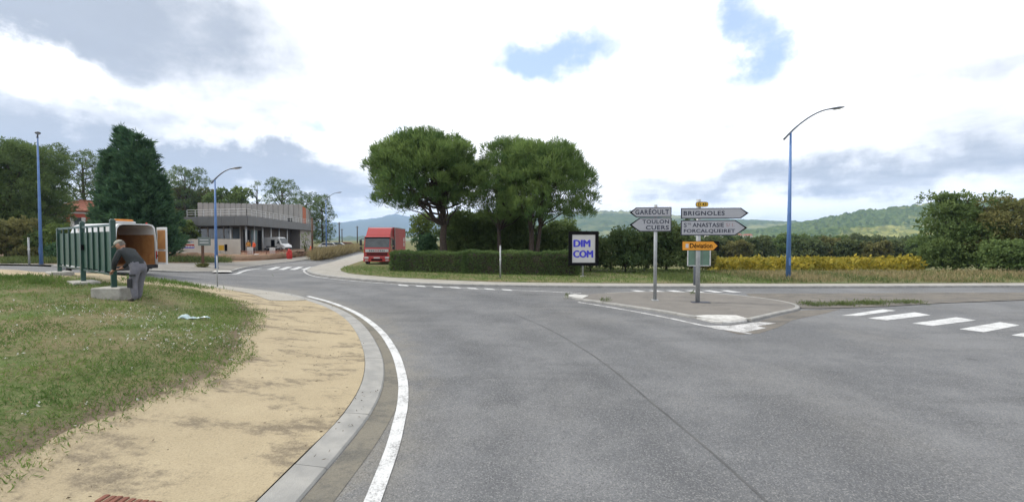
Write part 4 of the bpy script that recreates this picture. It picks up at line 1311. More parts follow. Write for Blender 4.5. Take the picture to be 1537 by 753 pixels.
b, k, X, Z = local_frame(1047, 453.5, .066, 0)
sr = thing('direction_sign', 'signpost on the traffic island pointing right to Brignoles with a yellow diversion arrow', 'road sign', b, R(-5))
MB().tube([(0, 0, -.05), (0, 0, Z(299.5))], .075, 14).build('post', M['galv'], sr, True)
p = arrow_panel(sr, X(1020.5), X(1117), Z(328.3), Z(312.6), True, .26, M['sign_face'], M['sign_and_shadow_dark'], YF - .02)
letter('BRIGNOLES', X(1024), YF - .0295, Z(323.6), X(1083) - X(1024), Z(317) - Z(323.6), M['sign_and_shadow_dark'], p, .026, 1.12)
p = arrow_panel(sr, X(1020.5), X(1115.5), Z(353.3), Z(330.8), True, .40, M['sign_face'], M['sign_and_shadow_dark'], YF - .02)
letter('S', X(1024.5), YF - .0295, Z(341), X(1028.7) - X(1024.5), Z(334.6) - Z(341), M['sign_and_shadow_dark'], p, .018)
letter('TE', X(1029.5), YF - .0295, Z(337.6), X(1035) - X(1029.5), Z(334.8) - Z(337.6), M['sign_and_shadow_dark'], p, .012)
letter('ANASTASIE', X(1037), YF - .0295, Z(341), X(1082) - X(1037), Z(334.6) - Z(341), M['sign_and_shadow_dark'], p, .026, 1.05)
letter('S/ I.', X(1085), YF - .0295, Z(340.4), X(1097) - X(1085), Z(335) - Z(340.4), M['sign_red'], p, .012, 1.05)
letter('FORCALQUEIRET', X(1024.5), YF - .0295, Z(350.2), X(1098) - X(1024.5), Z(343.8) - Z(350.2), M['sign_and_shadow_dark'], p, .026, 1.05)
# road number plate
n_ = 20; cw, chh = (X(1059.5) - X(1041.5)) / 2, (Z(303.3) - Z(311)) / 2
zc = (Z(303.3) + Z(311)) / 2; xc = (X(1059.5) + X(1041.5)) / 2
def stad(a, b_):
    out = []
    for i in range(n_):
        t = 2 * math.pi * i / n_
        c_, s_ = math.cos(t), math.sin(t)
        out.append((xc + a * math.copysign(abs(c_) ** .55, c_), YF - .03, zc + b_ * math.copysign(abs(s_) ** .55, s_)))
    return out
rp = MB().slab(stad(cw, chh), -.03).build('number_plate', M['sign_and_shadow_dark'], sr)
MB().slab([(x, y - .001, z) for x, y, z in stad(cw - .014, chh - .014)], .004).build('face', M['yellow'], rp)
letter('D 43', xc - cw * .66, YF - .0375, zc - chh * .55, cw * 1.32, chh * 1.1, M['sign_and_shade_black'], rp, .02, 1.05)
# diversion arrow
x0, x1, z0, z1 = X(1022.5), X(1075.5), Z(375.8), Z(361.8)
dv = MB().slab([(x0, YF - .02, z0), (x1, YF - .02, z0), (x1, YF - .02, z1), (x0, YF - .02, z1)], -.03).build('diversion_panel', M['sign_and_shade_black'], sr)
zm = (z0 + z1) / 2
MB().slab([(x0 + .01, YF - .0245, z0 + .015), (x1 - .20, YF - .0245, z0 + .015), (x1 - .05, YF - .0245, zm), (x1 - .20, YF - .0245, z1 - .015), (x0 + .01, YF - .0245, z1 - .015)], .004).build('face', M['orange_sign'], dv)
letter('Déviation', X(1033.5), YF - .0315, z0 + (z1 - z0) * .26, X(1066) - X(1033.5), (z1 - z0) * .52, M['sign_and_shade_black'], dv, .022)
MB().box((X(1029.5), YF - .030, zm), (.10, .004, (z1 - z0) * .42)).build('pictogram', M['pale_grey'], dv)
for z in (Z(320), Z(336), Z(348), Z(369)):
    MB().tube([(0, 0, z - .02), (0, 0, z + .02)], .083, 12).build('clamp', M['galv'], sr)
MB().rbox((.10, 0, .010), (.62, .26, .024), .01).build('base_plate_or_shadow', M['sign_and_shadow_dark'], sr)  # dark and shifted right: the post's cast shadow put into the plate

# ---- green-backed sign on the far pavement, behind the signposts
b = G(1043, 428, .1); k = b.y / FPX; b.x += 0
gs = thing('road_sign', 'green panel with white edging on a grey post across the road', 'road sign', b, 0)
Zf = lambda r_: CAMZ + (360 - r_) * k - b.z
Xf = lambda q_: (q_ - 1043) * k
MB().tube([(0, 0, -.05), (0, 0, Zf(372))], .08, 10).build('post', M['lamp_grey'], gs, True)
gp_ = MB().box(((Xf(1030) + Xf(1064)) / 2, -.10, (Zf(399) + Zf(373)) / 2), (Xf(1064) - Xf(1030), .03, Zf(373) - Zf(399))).build('panel', M['sign_green'], gs)
for a_, b_, c_, d_ in ((1030, 1064, 399, 397.8), (1062.8, 1064.6, 399, 373), (1029.6, 1031, 399, 373)):
    MB().box(((Xf(a_) + Xf(b_)) / 2, -.118, (Zf(c_) + Zf(d_)) / 2), (abs(Xf(b_) - Xf(a_)), .02, abs(Zf(d_) - Zf(c_)))).build('edging', M['white_metal'], gp_)
for q_ in (1041, 1052):
    MB().box((Xf(q_), -.122, (Zf(398) + Zf(374)) / 2), (.035, .015, Zf(374) - Zf(398))).build('rail', M['teal_grey'], gp_)

# ---- framed poster board
b = G(875, 415.5, .11); k = b.y / FPX
pb = thing('poster_board', 'black-framed poster board with blue letters on a short post', 'poster board', b, 0)
X = lambda q_: (q_ - 875) * k
Z = lambda r_: CAMZ + (360 - r_) * k - b.z
MB().tube([(0, .06, -.05), (0, .06, Z(372))], .055, 10).build('post', M['galv'], pb, True)
MB().rbox((0, .06, .02), (.3, .3, .06), .01).build('base_plate_or_shadow', M['concrete'], pb)
x0, x1, z0, z1 = X(853), X(898), Z(398.5), Z(347)
fr = MB()
i0, i1, j0, j1 = X(858.5), X(893), Z(394), Z(352)
fr.box(((x0 + x1) / 2, -.02, (z0 + j0) / 2), (x1 - x0, .10, j0 - z0)); fr.box(((x0 + x1) / 2, -.02, (z1 + j1) / 2), (x1 - x0, .10, z1 - j1))
fr.box(((x0 + i0) / 2, -.022, (z0 + z1) / 2), (i0 - x0, .10, j1 - j0 + .002)); fr.box(((x1 + i1) / 2, -.022, (z0 + z1) / 2), (x1 - i1, .10, j1 - j0 + .002))
fr.build('frame', M['sign_and_shade_black'], pb)
pan = MB().box(((i0 + i1) / 2, -.015, (j0 + j1) / 2), (i1 - i0 + .02, .05, j1 - j0 + .02)).build('poster', M['pale_grey'], pb)
letter('DIM', X(860.8), -.0435, Z(370.3), X(884.8) - X(860.8), Z(360) - Z(370.3), M['blue_ink'], pan, 0, 1.0, 'lettering')
letter('COM', X(860.3), -.0435, Z(386.2), X(889) - X(860.3), Z(375.8) - Z(386.2), M['blue_ink'], pan, 0, 1.0, 'lettering')

for o_ in [q_ for q_ in pan.children if q_.name.startswith('lettering')]:     # heavy strokes
    bm = bmesh.new()
    for i, (sx, sz) in enumerate(((0, 0), (.045, 0), (.022, .016), (.022, -.016), (-.022, 0))):
        n0_ = len(bm.verts); bm.from_mesh(o_.data); bm.verts.ensure_lookup_table()
        for v in bm.verts[n0_:]: v.co += Vector((sx, -.0008 * i, sz))
    bm.to_mesh(o_.data); bm.free()

# ---- thin posts
def thin_post(label, px, base_py, top_py, dz, m, r=.03, band=None, zf=zbase):
    b = hit(px, base_py, zf, dz); k = b.y / FPX
    o = thing('marker_post', label, 'post', b)
    H = CAMZ + (360 - top_py) * k - b.z
    MB().tube([(0, 0, -.05), (0, 0, H)], [r, r * .9], 10).build('shaft', m, o, True)
    MB().tube([(0, 0, H - .002), (0, 0, H + .03)], [r * 1.15, r * .6], 10).build('cap', m, o)
    if band: MB().tube([(0, 0, H * .55), (0, 0, H * .62)], r * 1.12, 10).build('band', band, o)
    return o
thin_post('thin grey marker post in the grass before the longer hedge', 751, 417.5, 369, .12, M['galv'], .045, M['white_metal'])
thin_post('slim pale post at the edge of the near lawn by the road', 326.5, 432, 384, .07, M['galv'], .028, None, zbase)
thin_post('short grey post in front of the wood beside the tall blue lamp', 44, 397, 357, .09, M['galv'], .06, M['white_metal'])
thin_post('weathered wooden post at the right end of the building', 469, 386, 327, .1, M['wood_post'], .11, M['bark_pale'])

# ---- street lamps
def street_lamp(label, px, base_py, top_py, dz, r0, arm, arm_rise, back, rz, zf=zbase):
    b = hit(px, base_py, zf, dz); k = b.y / FPX
    H = CAMZ + (360 - top_py) * k - b.z
    o = thing('street_lamp', label, 'street lamp', b, rz, 'blue street lamps around the junction')
    MB().tube([(0, 0, -.05), (0, 0, H * .5), (0, 0, H)], [r0, r0 * .72, r0 * .42], 12).build('pole', M['pole_blue'], o, True)
    MB().tube([(0, 0, -.03), (0, 0, .05)], r0 * 1.5, 12).build('base_flange', M['lamp_grey'], o)
    MB().box((0, -r0 * .93, 1.0), (r0 * .8, .03, .42)).build('access_hatch', M['pole_blue'], o)
    pts = []
    for i in range(11):
        t = -back + (1 + back) * i / 10
        pts.append((arm * t, 0, H + .02 + arm_rise * (1 - (1 - max(t, -1)) ** 1.7) if t >= 0 else H + .02 + arm_rise * 1.9 * t))
    MB().tube(pts, [.055 if i < 3 else .05 - .0015 * i for i in range(11)], 8).build('arm', M['lamp_grey'], o, True)
    e = Vector(pts[-1]); dv = (Vector(pts[-1]) - Vector(pts[-2])).normalized()
    rings = []
    for t, w_, h_ in ((-.15, .05, .04), (.05, .11, .06), (.35, .16, .075), (.6, .12, .05), (.7, .03, .02)):
        c = e + dv * t
        rings.append([(c.x, c.y + w_ * math.cos(a), c.z + h_ * math.sin(a) * (1 if math.sin(a) > 0 else .55)) for a in [2 * math.pi * j / 10 for j in range(10)]])
    hd = MB().loft(rings).build('lamp_head', M['lamp_grey'], o, True)
    c = e + dv * .33
    MB().box((c.x, c.y, c.z - .048), (.34, .20, .02), ry=-math.atan2(dv.z, dv.x)).build('lens', M['chrome_lamp'], hd)
    return o
street_lamp('tall blue street lamp on the verge before the vineyard', 1183, 419.5, 200, .12, .125, 2.2, 1.25, .17, 0)
street_lamp('blue street lamp standing before the white hoarding', 325, 403, 270, .09, .11, 1.25, .75, .2, 0)
street_lamp('smaller blue street lamp by the weeds past the building', 490, 379, 300, .1, .11, 1.65, 1.0, .12, 0)
street_lamp('tall blue street lamp in front of the wood, arm towards the road', 62, 397, 208, .09, .105, .75, .12, .1, R(-40))

# ---- utility poles far down the branch road
for (px, d, tp, bp, lab) in ((509.5, 150, 333, 372, 'dark utility pole nearest the far blue lamp, by the branch road'), (513.5, 200, 343, 370, 'short dark utility pole close behind a taller one'), (536.5, 165, 339, 372, 'lone dark utility pole beside the parked truck')):
    b = at(px, bp, d); bz = float(zbase(b.x, b.y)); k = d / FPX
    H = CAMZ + (360 - tp) * k - bz
    o = thing('utility_pole', lab, 'utility pole', (b.x, b.y, bz - .08), 0)
    MB().tube([(0, 0, -.2), (0, 0, H)], [.26, .19], 8).build('shaft', M['bark'], o, True)
    MB().box((0, 0, H - .5), (1.3, .14, .16)).build('crossarm', M['bark'], o)
    for q_ in (-.5, 0, .5): MB().tube([(q_, 0, H - .42), (q_, 0, H - .15)], .06, 6).build('insulator', M['white_metal'], o)

# ---- wheels
def wheel(parent, x, y, r, w_, name='wheel'):
    s = 1 if y > 0 else -1
    prof = [(-.5, .62), (-.5, .9), (-.38, 1), (.38, 1), (.5, .9), (.5, .62)]
    rings = []
    for j in range(20):
        a = 2 * math.pi * j / 20
        rings.append([(x + math.cos(a) * r * q_, y + p_ * w_, r + math.sin(a) * r * q_) for p_, q_ in prof])
    mb = MB(); n = 6
    for rg in rings: mb.v.extend(rg)
    for j in range(20):
        for i in range(6):
            mb.face((j * n + i, j * n + (i + 1) % n, ((j + 1) % 20) * n + (i + 1) % n, ((j + 1) % 20) * n + i))
    ty = mb.build('tyre', M['tyre'], None, True)
    wh = ty
    wh.name = name
    wh.parent = parent
    rim = MB()
    rim.tube([(x, y + s * w_ * .10, r), (x, y + s * w_ * .34, r)], r * .64, 18)
    rim.build('rim', M['rim'], wh)
    MB().tube([(x, y + s * w_ * .34, r), (x, y + s * w_ * .44, r)], [r * .22, r * .14], 10).build('hub', M['lamp_grey'], wh)
    return wh

# ---- panel vans
def make_van(root, L, W, H, open_rear, side_door):
    hw = W / 2; xs = L * .60
    def cross(ins, zlo, zt):
        a = hw - ins; t = zt
        return [(a, zlo), (a + .0, H * .42), (a - .02, H * .60), (a - .10, t - .20), (a - .20, t - .05), (a - .36, t), (-a + .36, t), (-a + .20, t - .05), (-a + .10, t - .20), (-a + .02, H * .60), (-a, H * .42), (-a, zlo)]
    out_, inn = cross(0, .42, H), cross(.055, .42, H - .06)
    mb = MB()
    n = len(out_)
    rings = [[(x, y, z) for y, z in c] for x, c in ((0.0, inn), (0.0, out_), (xs, out_), (xs, inn))]
    for rg in rings: mb.v.extend(rg)
    for kk in range(3):
        for i in range(n - 1):
            mb.face((kk * n + i, kk * n + i + 1, (kk + 1) * n + i + 1, (kk + 1) * n + i))
    for i in range(n - 1):
        mb.face((3 * n + i, 3 * n + i + 1, i + 1, i))
    mb.face((0, n, 2 * n, 3 * n)); mb.face((n - 1, 2 * n - 1, 3 * n - 1, 4 * n - 1))
    body = mb.build('body', M['white_paint'], root)
    MB().box((xs / 2, 0, .50), (xs - .01, W - .12, .10)).build('load_floor', M['ply'], root)
    MB().box((xs - .03, 0, H * .52), (.03, W - .16, H * .80)).build('bulkhead', M['ply'], root)
    # plywood lining
    for s in (-1, 1):
        MB().box((xs / 2 + .02, s * (hw - .115), H * .52), (xs - .1, .02, H * .66)).build('lining', M['ply'], root)
    MB().box((xs / 2, 0, H - .085), (xs - .1, W - .78, .018)).build('roof_lining', M['wall_dark'], root)
    # cab: rings from the bulkhead to the bumper
    def sec(x, zt, zlo, wt, wb):
        zm = min(zt - .05, H * .45)
        return [(x, wb, zlo), (x, wb, zm), (x, (wt + wb) / 2 + .01, (zm + zt) / 2), (x, wt, zt - .06), (x, wt - .14, zt), (x, -wt + .14, zt), (x, -wt, zt - .06), (x, -(wt + wb) / 2 - .01, (zm + zt) / 2), (x, -wb, zm), (x, -wb, zlo)]
    cab = MB().loft([sec(xs - .004, H - .005, .42, hw - .13, hw - .002), sec(L * .68, H - .03, .42, hw - .15, hw), sec(L * .715, H - .10, .42, hw - .17, hw), sec(L * .865, H * .50, .40, hw - .13, hw - .01),
                     sec(L * .95, H * .44, .36, hw - .17, hw - .05), sec(L * .99, H * .36, .34, hw - .25, hw - .13), sec(L, H * .30, .36, hw - .3, hw - .18)])
    cab.build('cab', M['white_paint'], root, False, .015)
    # windscreen and side windows
    a = Vector((L * .728, 0, H - .17)); b = Vector((L * .852, 0, H * .53))
    nrm = Vector((b.z - a.z, 0, -(b.x - a.x))).normalized() * -1
    o1 = nrm * .012
    MB().slab([tuple(Vector((a.x, -hw + .26, a.z)) + o1), tuple(Vector((b.x, -hw + .20, b.z)) + o1), tuple(Vector((b.x, hw - .20, b.z)) + o1), tuple(Vector((a.x, hw - .26, a.z)) + o1)], .012).build('windscreen', M['glass'], root)
    for s in (-1, 1):
        q_ = [(L * .63, H * .80), (L * .70, H * .80), (L * .80, H * .56), (L * .63, H * .53)]
        yy = lambda z: s * (hw - .005 - max(0, (z - H * .45)) / (H * .55) * .15 + .012)
        MB().slab([(x, yy(z), z) for x, z in q_], .012 * s * -1).build('side_window', M['glass'], root)
        MB().box((xs * .5 + .5, s * (hw + .008), .72), (L * .50, .02, .17)).build('sill_strip', M['black_plastic'], root)
        mr = MB().rbox((L * .80, s * (hw + .13), H * .56), (.09, .17, .30), .03).build('mirror', M['black_plastic'], root)
        MB().box((L * .80, s * (hw + .02), H * .54), (.04, .14, .04)).build('mirror_arm', M['black_plastic'], mr)
        MB().rbox((L * .935, s * (hw - .16), H * .38), (.16, .22, .16), .03).build('headlight', M['chrome_lamp'], root)
        MB().box((-.012, s * (hw - .045), 1.05), (.03, .08, .42)).build('tail_light', M['red_lens'], root)
    MB().rbox((L - .03, 0, .46), (.16, W - .36, .24), .04).build('front_bumper', M['black_plastic'], root)
    MB().rbox((-.05, 0, .44), (.16, W - .1, .20), .03).build('rear_bumper', M['black_plastic'], root)
    MB().box((L * .48, 0, .36), (L * .86, W - .25, .16)).build('chassis', M['sign_and_shade_black'], root)
    for x in (L * .20, L * .83):
        for s in (-1, 1): wheel(root, x, s * (hw - .11), .34, .22)
    # rear doors
    dw = W / 2 - .08; dh = H - .72
    def door(hx, hy, ang, mname='rear_door'):
        d = bpy.data.objects.new(mname, None)
        mb = MB()
        mb.rbox((-dw / 2, 0, .55 + dh / 2), (dw, .055, dh), .02)
        d = mb.build(mname, M['white_paint'], root)
        d.location = (hx, hy, 0); d.rotation_euler = (0, 0, ang)
        return d
    if open_rear:
        d = door(-.02, -(hw - .02), R(-4))
        for z0, z1 in ((.66, 1.26), (1.36, .55 + dh - .14)):
            MB().rbox((-dw / 2, .034, (z0 + z1) / 2), (dw - .2, .02, z1 - z0), .012).build('inner_panel', M['ply'], d)
        MB().box((-dw * .5, .045, 1.31), (dw * .5, .03, .03)).build('latch_bar', M['black_plastic'], d)
        MB().box((-.12, .05, 1.0), (.07, .04, .10)).build('latch', M['black_plastic'], d)
        d2 = door(.02, hw + .04, R(-176))
    else:
        door(-.028, -(hw - .03), R(-90)); door(-.028, .03, R(-90))
    if side_door:
        s = side_door
        MB().box((xs * .80, s * (hw + .006), 1.18), (.72, .02, 1.35)).build('doorway_shade', M['sign_and_shade_black'], root)  # black slab on the side, painted as the shaded open doorway

vb0 = at(177, 420, 20.8); fdir = Vector((-.95, .31))
vo = Vector((vb0.x, vb0.y)) + Vector((.31, .95)) * .97
vz = float(zbase(vo.x, vo.y))
van = thing('delivery_van', 'white panel van with its rear doors open behind the green panel fence', 'van', (vo.x - .2, vo.y + .05, vz), math.atan2(fdir.y, fdir.x))
make_van(van, 5.1, 1.95, 2.72, True, 0)
lb = MB().rbox((.55, .25, 2.80), (.24, 1.0, .10), .03).build('light_bar', M['white_metal'], van)
MB().rbox((.55, .25, 2.90), (.20, .82, .10), .04).build('amber_lens', M['amber'], lb)
MB().tube([(.12, -.55, 2.70), (.12, -.55, 2.80)], [.05, .035], 10).build('beacon', M['red_lens'], van)
w2 = at(401, 377, 70)
van2 = thing('work_van', 'small white van with dark side doorway parked under the building canopy', 'van', (w2.x, w2.y, float(zbase(w2.x, w2.y)) + .1), R(-12))
make_van(van2, 4.2, 1.9, 2.3, False, -1)

# ---- green sheet-panel fence with posts on concrete blocks
n0 = Vector((-9.95, 10.3)); n1 = Vector((-12.55, 12.1)); n2 = Vector((-15.3, 13.95))
ax = (n2 - n0).normalized(); ang = math.atan2(ax.y, ax.x)
gz = float(zisl(n0.x, n0.y))
fence = thing('panel_fence', 'dark green sheet-metal panel fence on posts in concrete blocks', 'fence', (n0.x, n0.y, gz), ang)
T1 = (n1 - n0).length; T2 = (n2 - n0).length
ztop = 2.72 - gz; zlow = 1.45 - gz
for t, zt in ((0, 2.78), (T1, 2.80), (T2, 2.66)):
    zz0 = float(zisl(n0.x + ax.x * t, n0.y + ax.y * t)) - gz
    po = MB().box((t, 0, (zt - gz + zz0 + .1) / 2), (.10, .10, zt - gz - zz0 - .1)).build('post', M['green_steel'], fence)
    MB().loft([[(t - .06, -.06, zt - gz), (t + .06, -.06, zt - gz), (t + .06, .06, zt - gz), (t - .06, .06, zt - gz)], [(t - .02, -.02, zt - gz + .05), (t + .02, -.02, zt - gz + .05), (t + .02, .02, zt - gz + .05), (t - .02, .02, zt - gz + .05)]]).build('post_cap', M['green_steel'], po)
bx_ = .30
for t, sz, up in ((0, (.72, .48, .34), .30), (T1, (.95, .55, .30), .10), (T2, (.95, .55, .30), .09)):
    zz0 = float(zisl(n0.x + ax.x * t, n0.y + ax.y * t)) - gz
    MB().rbox((t, 0, zz0 + up - sz[2] / 2), sz, .02, rz=-ang if t == 0 else 0).build('concrete_block', M['concrete'], fence)
for a_, b_, nb in ((0, T1, 5), (T1, T2, 4)):
    MB().box(((a_ + b_) / 2, 0, ztop - .05), (b_ - a_ - .10, .05, .06)).build('top_rail', M['green_steel'], fence)
    MB().box(((a_ + b_) / 2, 0, zlow - .02), (b_ - a_ - .10, .04, .04)).build('bottom_rail', M['green_steel'], fence)
    for i in range(nb):
        s0 = a_ + .06 + (b_ - a_ - .12) * i / nb; s1 = a_ + .06 + (b_ - a_ - .12) * (i + 1) / nb
        MB().box(((s0 + s1) / 2, -.012, (zlow + ztop - .22) / 2 + .03), (s1 - s0 - .012, .012, ztop - zlow - .25)).build('sheet', M['green_sheet'], fence)
        if i: MB().box((s0, .014, (zlow + ztop) / 2 - .02), (.045, .035, ztop - zlow - .06)).build('upright', M['green_steel'], fence)
MB().box((T1 - .16, .03, (zlow + ztop) / 2), (.03, .06, .16)).build('handle', M['sign_and_shade_black'], fence)

# ---- people
def person(label, name, loc, J, bones, regions, mats, head_c, head_dir, cap, hair, rz=0, sub=1):
    root = thing(name, label, 'person', loc, rz)
    keys = list(J)
    me = bpy.data.meshes.new('body')
    me.from_pydata([J[q_][:3] for q_ in keys], [(keys.index(a), keys.index(b)) for a, b in bones], [])
    ob = bpy.data.objects.new('body', me); COL.objects.link(ob)
    sm = ob.modifiers.new('skin', 'SKIN'); sm.use_smooth_shade = True
    for i, q_ in enumerate(keys):
        r_ = J[q_][3]
        me.skin_vertices[0].data[i].radius = (r_, r_) if not isinstance(r_, tuple) else r_
        me.skin_vertices[0].data[i].use_root = (q_ == 'pelvis')
    ss_ = ob.modifiers.new('sub', 'SUBSURF'); ss_.levels = 2; ss_.render_levels = 2
    bpy.context.view_layer.update()
    out = bpy.data.meshes.new_from_object(ob.evaluated_get(bpy.context.evaluated_depsgraph_get()))
    bpy.data.objects.remove(ob); bpy.data.meshes.remove(me)
    # the head, joined into the same mesh
    bm = bmesh.new(); bm.from_mesh(out)
    hs = bmesh.ops.create_uvsphere(bm, u_segments=18, v_segments=14, radius=1)['verts']
    f = Vector(head_dir).normalized(); up = Vector((0, 0, 1)); side = f.cross(up).normalized(); up = side.cross(f)
    HC = Vector(head_c)
    for v in hs:
        x, y, z = v.co.x, v.co.y, v.co.z            # x forward, y side, z up
        jaw = 1 - .22 * max(0, -z)
        fx = x * .098 * (1 if x > 0 else 1.02); fy = y * .076 * jaw; fz = z * .118
        if x > .75 and abs(y) < .22 and -.35 < z < .15: fx += .022 * (1 - abs(y) / .22)      # nose
        if abs(y) > .9 and abs(z) < .3: fy *= 1.13                                          # ears
        if x > .6 and abs(z - .12) < .12 and .2 < abs(y) < .5: fx -= .008                   # eye sockets
        v.co = HC + f * fx + side * fy + up * fz
    bm.to_mesh(out); bm.free()
    seg = [(Vector(J[a][:3]), Vector(J[b][:3]), regions.get((a, b), 0)) for a, b in bones]
    body = link('body', out, mats, root)
    for p in out.polygons:
        c = p.center; p.use_smooth = True
        if (c - HC).length < .135: p.material_index = 2; continue
        best = 1e9
        for a, b, r_ in seg:
            t = max(0, min(1, (c - a).dot(b - a) / max(1e-9, (b - a).length_squared)))
            d = (c - a.lerp(b, t)).length
            if d < best: best = d; p.material_index = r_
    # cap
    mb = MB(); rings = []
    for j in range(6):
        a = j / 5 * math.pi / 2
        rr, hh_ = math.cos(a), math.sin(a)
        rings.append([HC + up * (.035 + .098 * hh_) + f * (math.cos(t) * .108 * max(rr, .05)) + side * (math.sin(t) * .088 * max(rr, .05)) for t in [2 * math.pi * q_ / 16 for q_ in range(16)]])
    mb.loft(rings); cp = mb.build('cap' if cap else 'hair', mats[4] if cap else M['hair'], root, True)
    if cap:
        MB().slab([tuple(HC + up * .045 + f * (.09 + a) + side * b_) for a, b_ in ((0, -.075), (.06, -.06), (.085, 0), (.06, .06), (0, .075))], .01).build('brim', mats[4], cp)
    MB().loft([[HC + up * z + f * (-.02 + math.cos(t) * r_) + side * (math.sin(t) * r_ * .84) for t in [math.pi * .55 + math.pi * .9 * q_ / 8 for q_ in range(9)]] for z, r_ in ((-.055, .088), (.05, .095))], cap=False, closed=False).build('hair', M['hair'], root, True)
    return root

def fingers(J, bones, regions, wrist, palm, tipdir, side, tag_, region=2):
    """palm with four fingers of different length and a thumb"""
    P = Vector(palm); t = Vector(tipdir).normalized(); s = Vector(side).normalized()
    J[tag_ + 'palm'] = (*P, .030); bones.append((wrist, tag_ + 'palm')); regions[(wrist, tag_ + 'palm')] = region
    down = t.cross(s).normalized()
    for i, (off, ln) in enumerate(((-.030, .070), (-.010, .082), (.010, .076), (.029, .060))):
        a = P + s * off + t * .045; b = a + t * ln * .5 + down * .012; c = b + t * ln * .35 + down * .035
        for nm, q_, r_ in (('a', a, .010), ('b', b, .0095), ('c', c, .008)):
            J[f'{tag_}f{i}{nm}'] = (*q_, r_)
        for e in ((tag_ + 'palm', f'{tag_}f{i}a'), (f'{tag_}f{i}a', f'{tag_}f{i}b'), (f'{tag_}f{i}b', f'{tag_}f{i}c')):
            bones.append(e); regions[e] = region
    a = P - s * .045 + t * .01; b = a - s * .015 + t * .04 + down * .02
    J[tag_ + 'ta'] = (*a, .011); J[tag_ + 'tb'] = (*b, .009)
    for e in ((tag_ + 'palm', tag_ + 'ta'), (tag_ + 'ta', tag_ + 'tb')):
        bones.append(e); regions[e] = region

def base_bones():
    return [('pelvis', 'spine'), ('spine', 'chest'), ('chest', 'neck'), ('neck', 'head'), ('chest', 'shL'), ('chest', 'shR'), ('shL', 'elL'), ('elL', 'wrL'), ('shR', 'elR'), ('elR', 'wrR'),
            ('pelvis', 'hipL'), ('pelvis', 'hipR'), ('hipL', 'knL'), ('knL', 'anL'), ('anL', 'toL'), ('hipR', 'knR'), ('knR', 'anR'), ('anR', 'toR')]
def base_regions():
    return {('neck', 'head'): 2, ('pelvis', 'hipL'): 1, ('pelvis', 'hipR'): 1, ('hipL', 'knL'): 1, ('knL', 'anL'): 1, ('hipR', 'knR'): 1, ('knR', 'anR'): 1, ('anL', 'toL'): 3, ('anR', 'toR'): 3}

mx, my = -9.13, 10.1
mz = float(zisl(mx, my))
J = {'pelvis': (0, 0, .86, (.15, .13)), 'spine': (-.10, 0, 1.02, (.155, .135)), 'chest': (-.24, 0, 1.19, (.17, .145)), 'neck': (-.36, 0, 1.285, .062), 'head': (-.42, 0, 1.32, .055),
     'shL': (-.30, -.175, 1.22, .082), 'elL': (-.36, -.25, .97, .060), 'wrL': (-.47, -.15, .80, .038), 'shR': (-.30, .175, 1.22, .082), 'elR': (-.40, .24, .98, .060), 'wrR': (-.50, .12, .83, .038),
     'hipL': (.0, -.10, .82, .110), 'knL': (-.05, -.12, .46, .085), 'anL': (.0, -.12, .09, .062), 'toL': (-.17, -.13, .045, .045),
     'hipR': (.01, .10, .82, .110), 'knR': (-.10, .12, .47, .085), 'anR': (-.13, .12, .09, .062), 'toR': (-.30, .13, .045, .045)}
bn, rg = base_bones(), base_regions()
fingers(J, bn, rg, 'wrL', (-.515, -.125, .755), (-.9, .15, -.45), (.1, 1, .1), 'l')
fingers(J, bn, rg, 'wrR', (-.545, .10, .80), (-.9, -.1, -.4), (.1, -1, .1), 'r')
man = person('man in dark jumper, grey work trousers and pale cap bending at the green post', 'person', (mx, my, mz), J, bn, rg,
             [M['jumper'], M['trousers'], M['skin'], M['shoe'], M['cap']], (-.455, 0, 1.385), (-.78, -.12, -.55), True, True)
MB().rbox((.02, -.205, .66), (.15, .03, .06), .01).build('pocket_flap', M['pocket'], man)
MB().rbox((-.05, -.205, .47), (.12, .035, .22), .012).build('knee_pad', M['pocket'], man)

def worker(label, px, base, depth, jacket, rz):
    J = {'pelvis': (0, 0, .92, (.15, .12)), 'spine': (0, 0, 1.08, (.16, .125)), 'chest': (-.02, 0, 1.30, (.185, .14)), 'neck': (-.02, 0, 1.48, .06), 'head': (-.03, 0, 1.54, .055),
         'shL': (-.02, -.18, 1.40, .085), 'elL': (.03, -.26, 1.12, .062), 'wrL': (-.12, -.24, .92, .040), 'shR': (-.02, .18, 1.40, .085), 'elR': (.03, .26, 1.12, .062), 'wrR': (-.12, .24, .92, .040),
         'hipL': (0, -.1, .88, .11), 'knL': (-.03, -.12, .48, .085), 'anL': (.0, -.12, .09, .06), 'toL': (-.18, -.13, .045, .045),
         'hipR': (0, .1, .88, .11), 'knR': (-.03, .12, .48, .085), 'anR': (.0, .12, .09, .06), 'toR': (-.18, .13, .045, .045)}
    bn, rg = base_bones(), base_regions()
    fingers(J, bn, rg, 'wrL', (-.14, -.235, .85), (-.3, 0, -1), (0, 1, 0), 'l'); fingers(J, bn, rg, 'wrR', (-.14, .235, .85), (-.3, 0, -1), (0, -1, 0), 'r')
    p = at(px, base, depth)
    person(label, 'person', (p.x, p.y, float(zbase(p.x, p.y)) + .1), J, bn, rg, [jacket, M['pocket'], M['skin'], M['shoe'], M['cap']], (-.05, 0, 1.64), (-1, 0, -.1), True, True, rz)
worker('worker in bright orange jacket standing by the building columns', 381.5, 379, 55, M['hivis'], R(60))
worker('worker in amber jacket standing in the shade of the entrance', 373, 379, 57.5, M['hivis_y'], R(130))

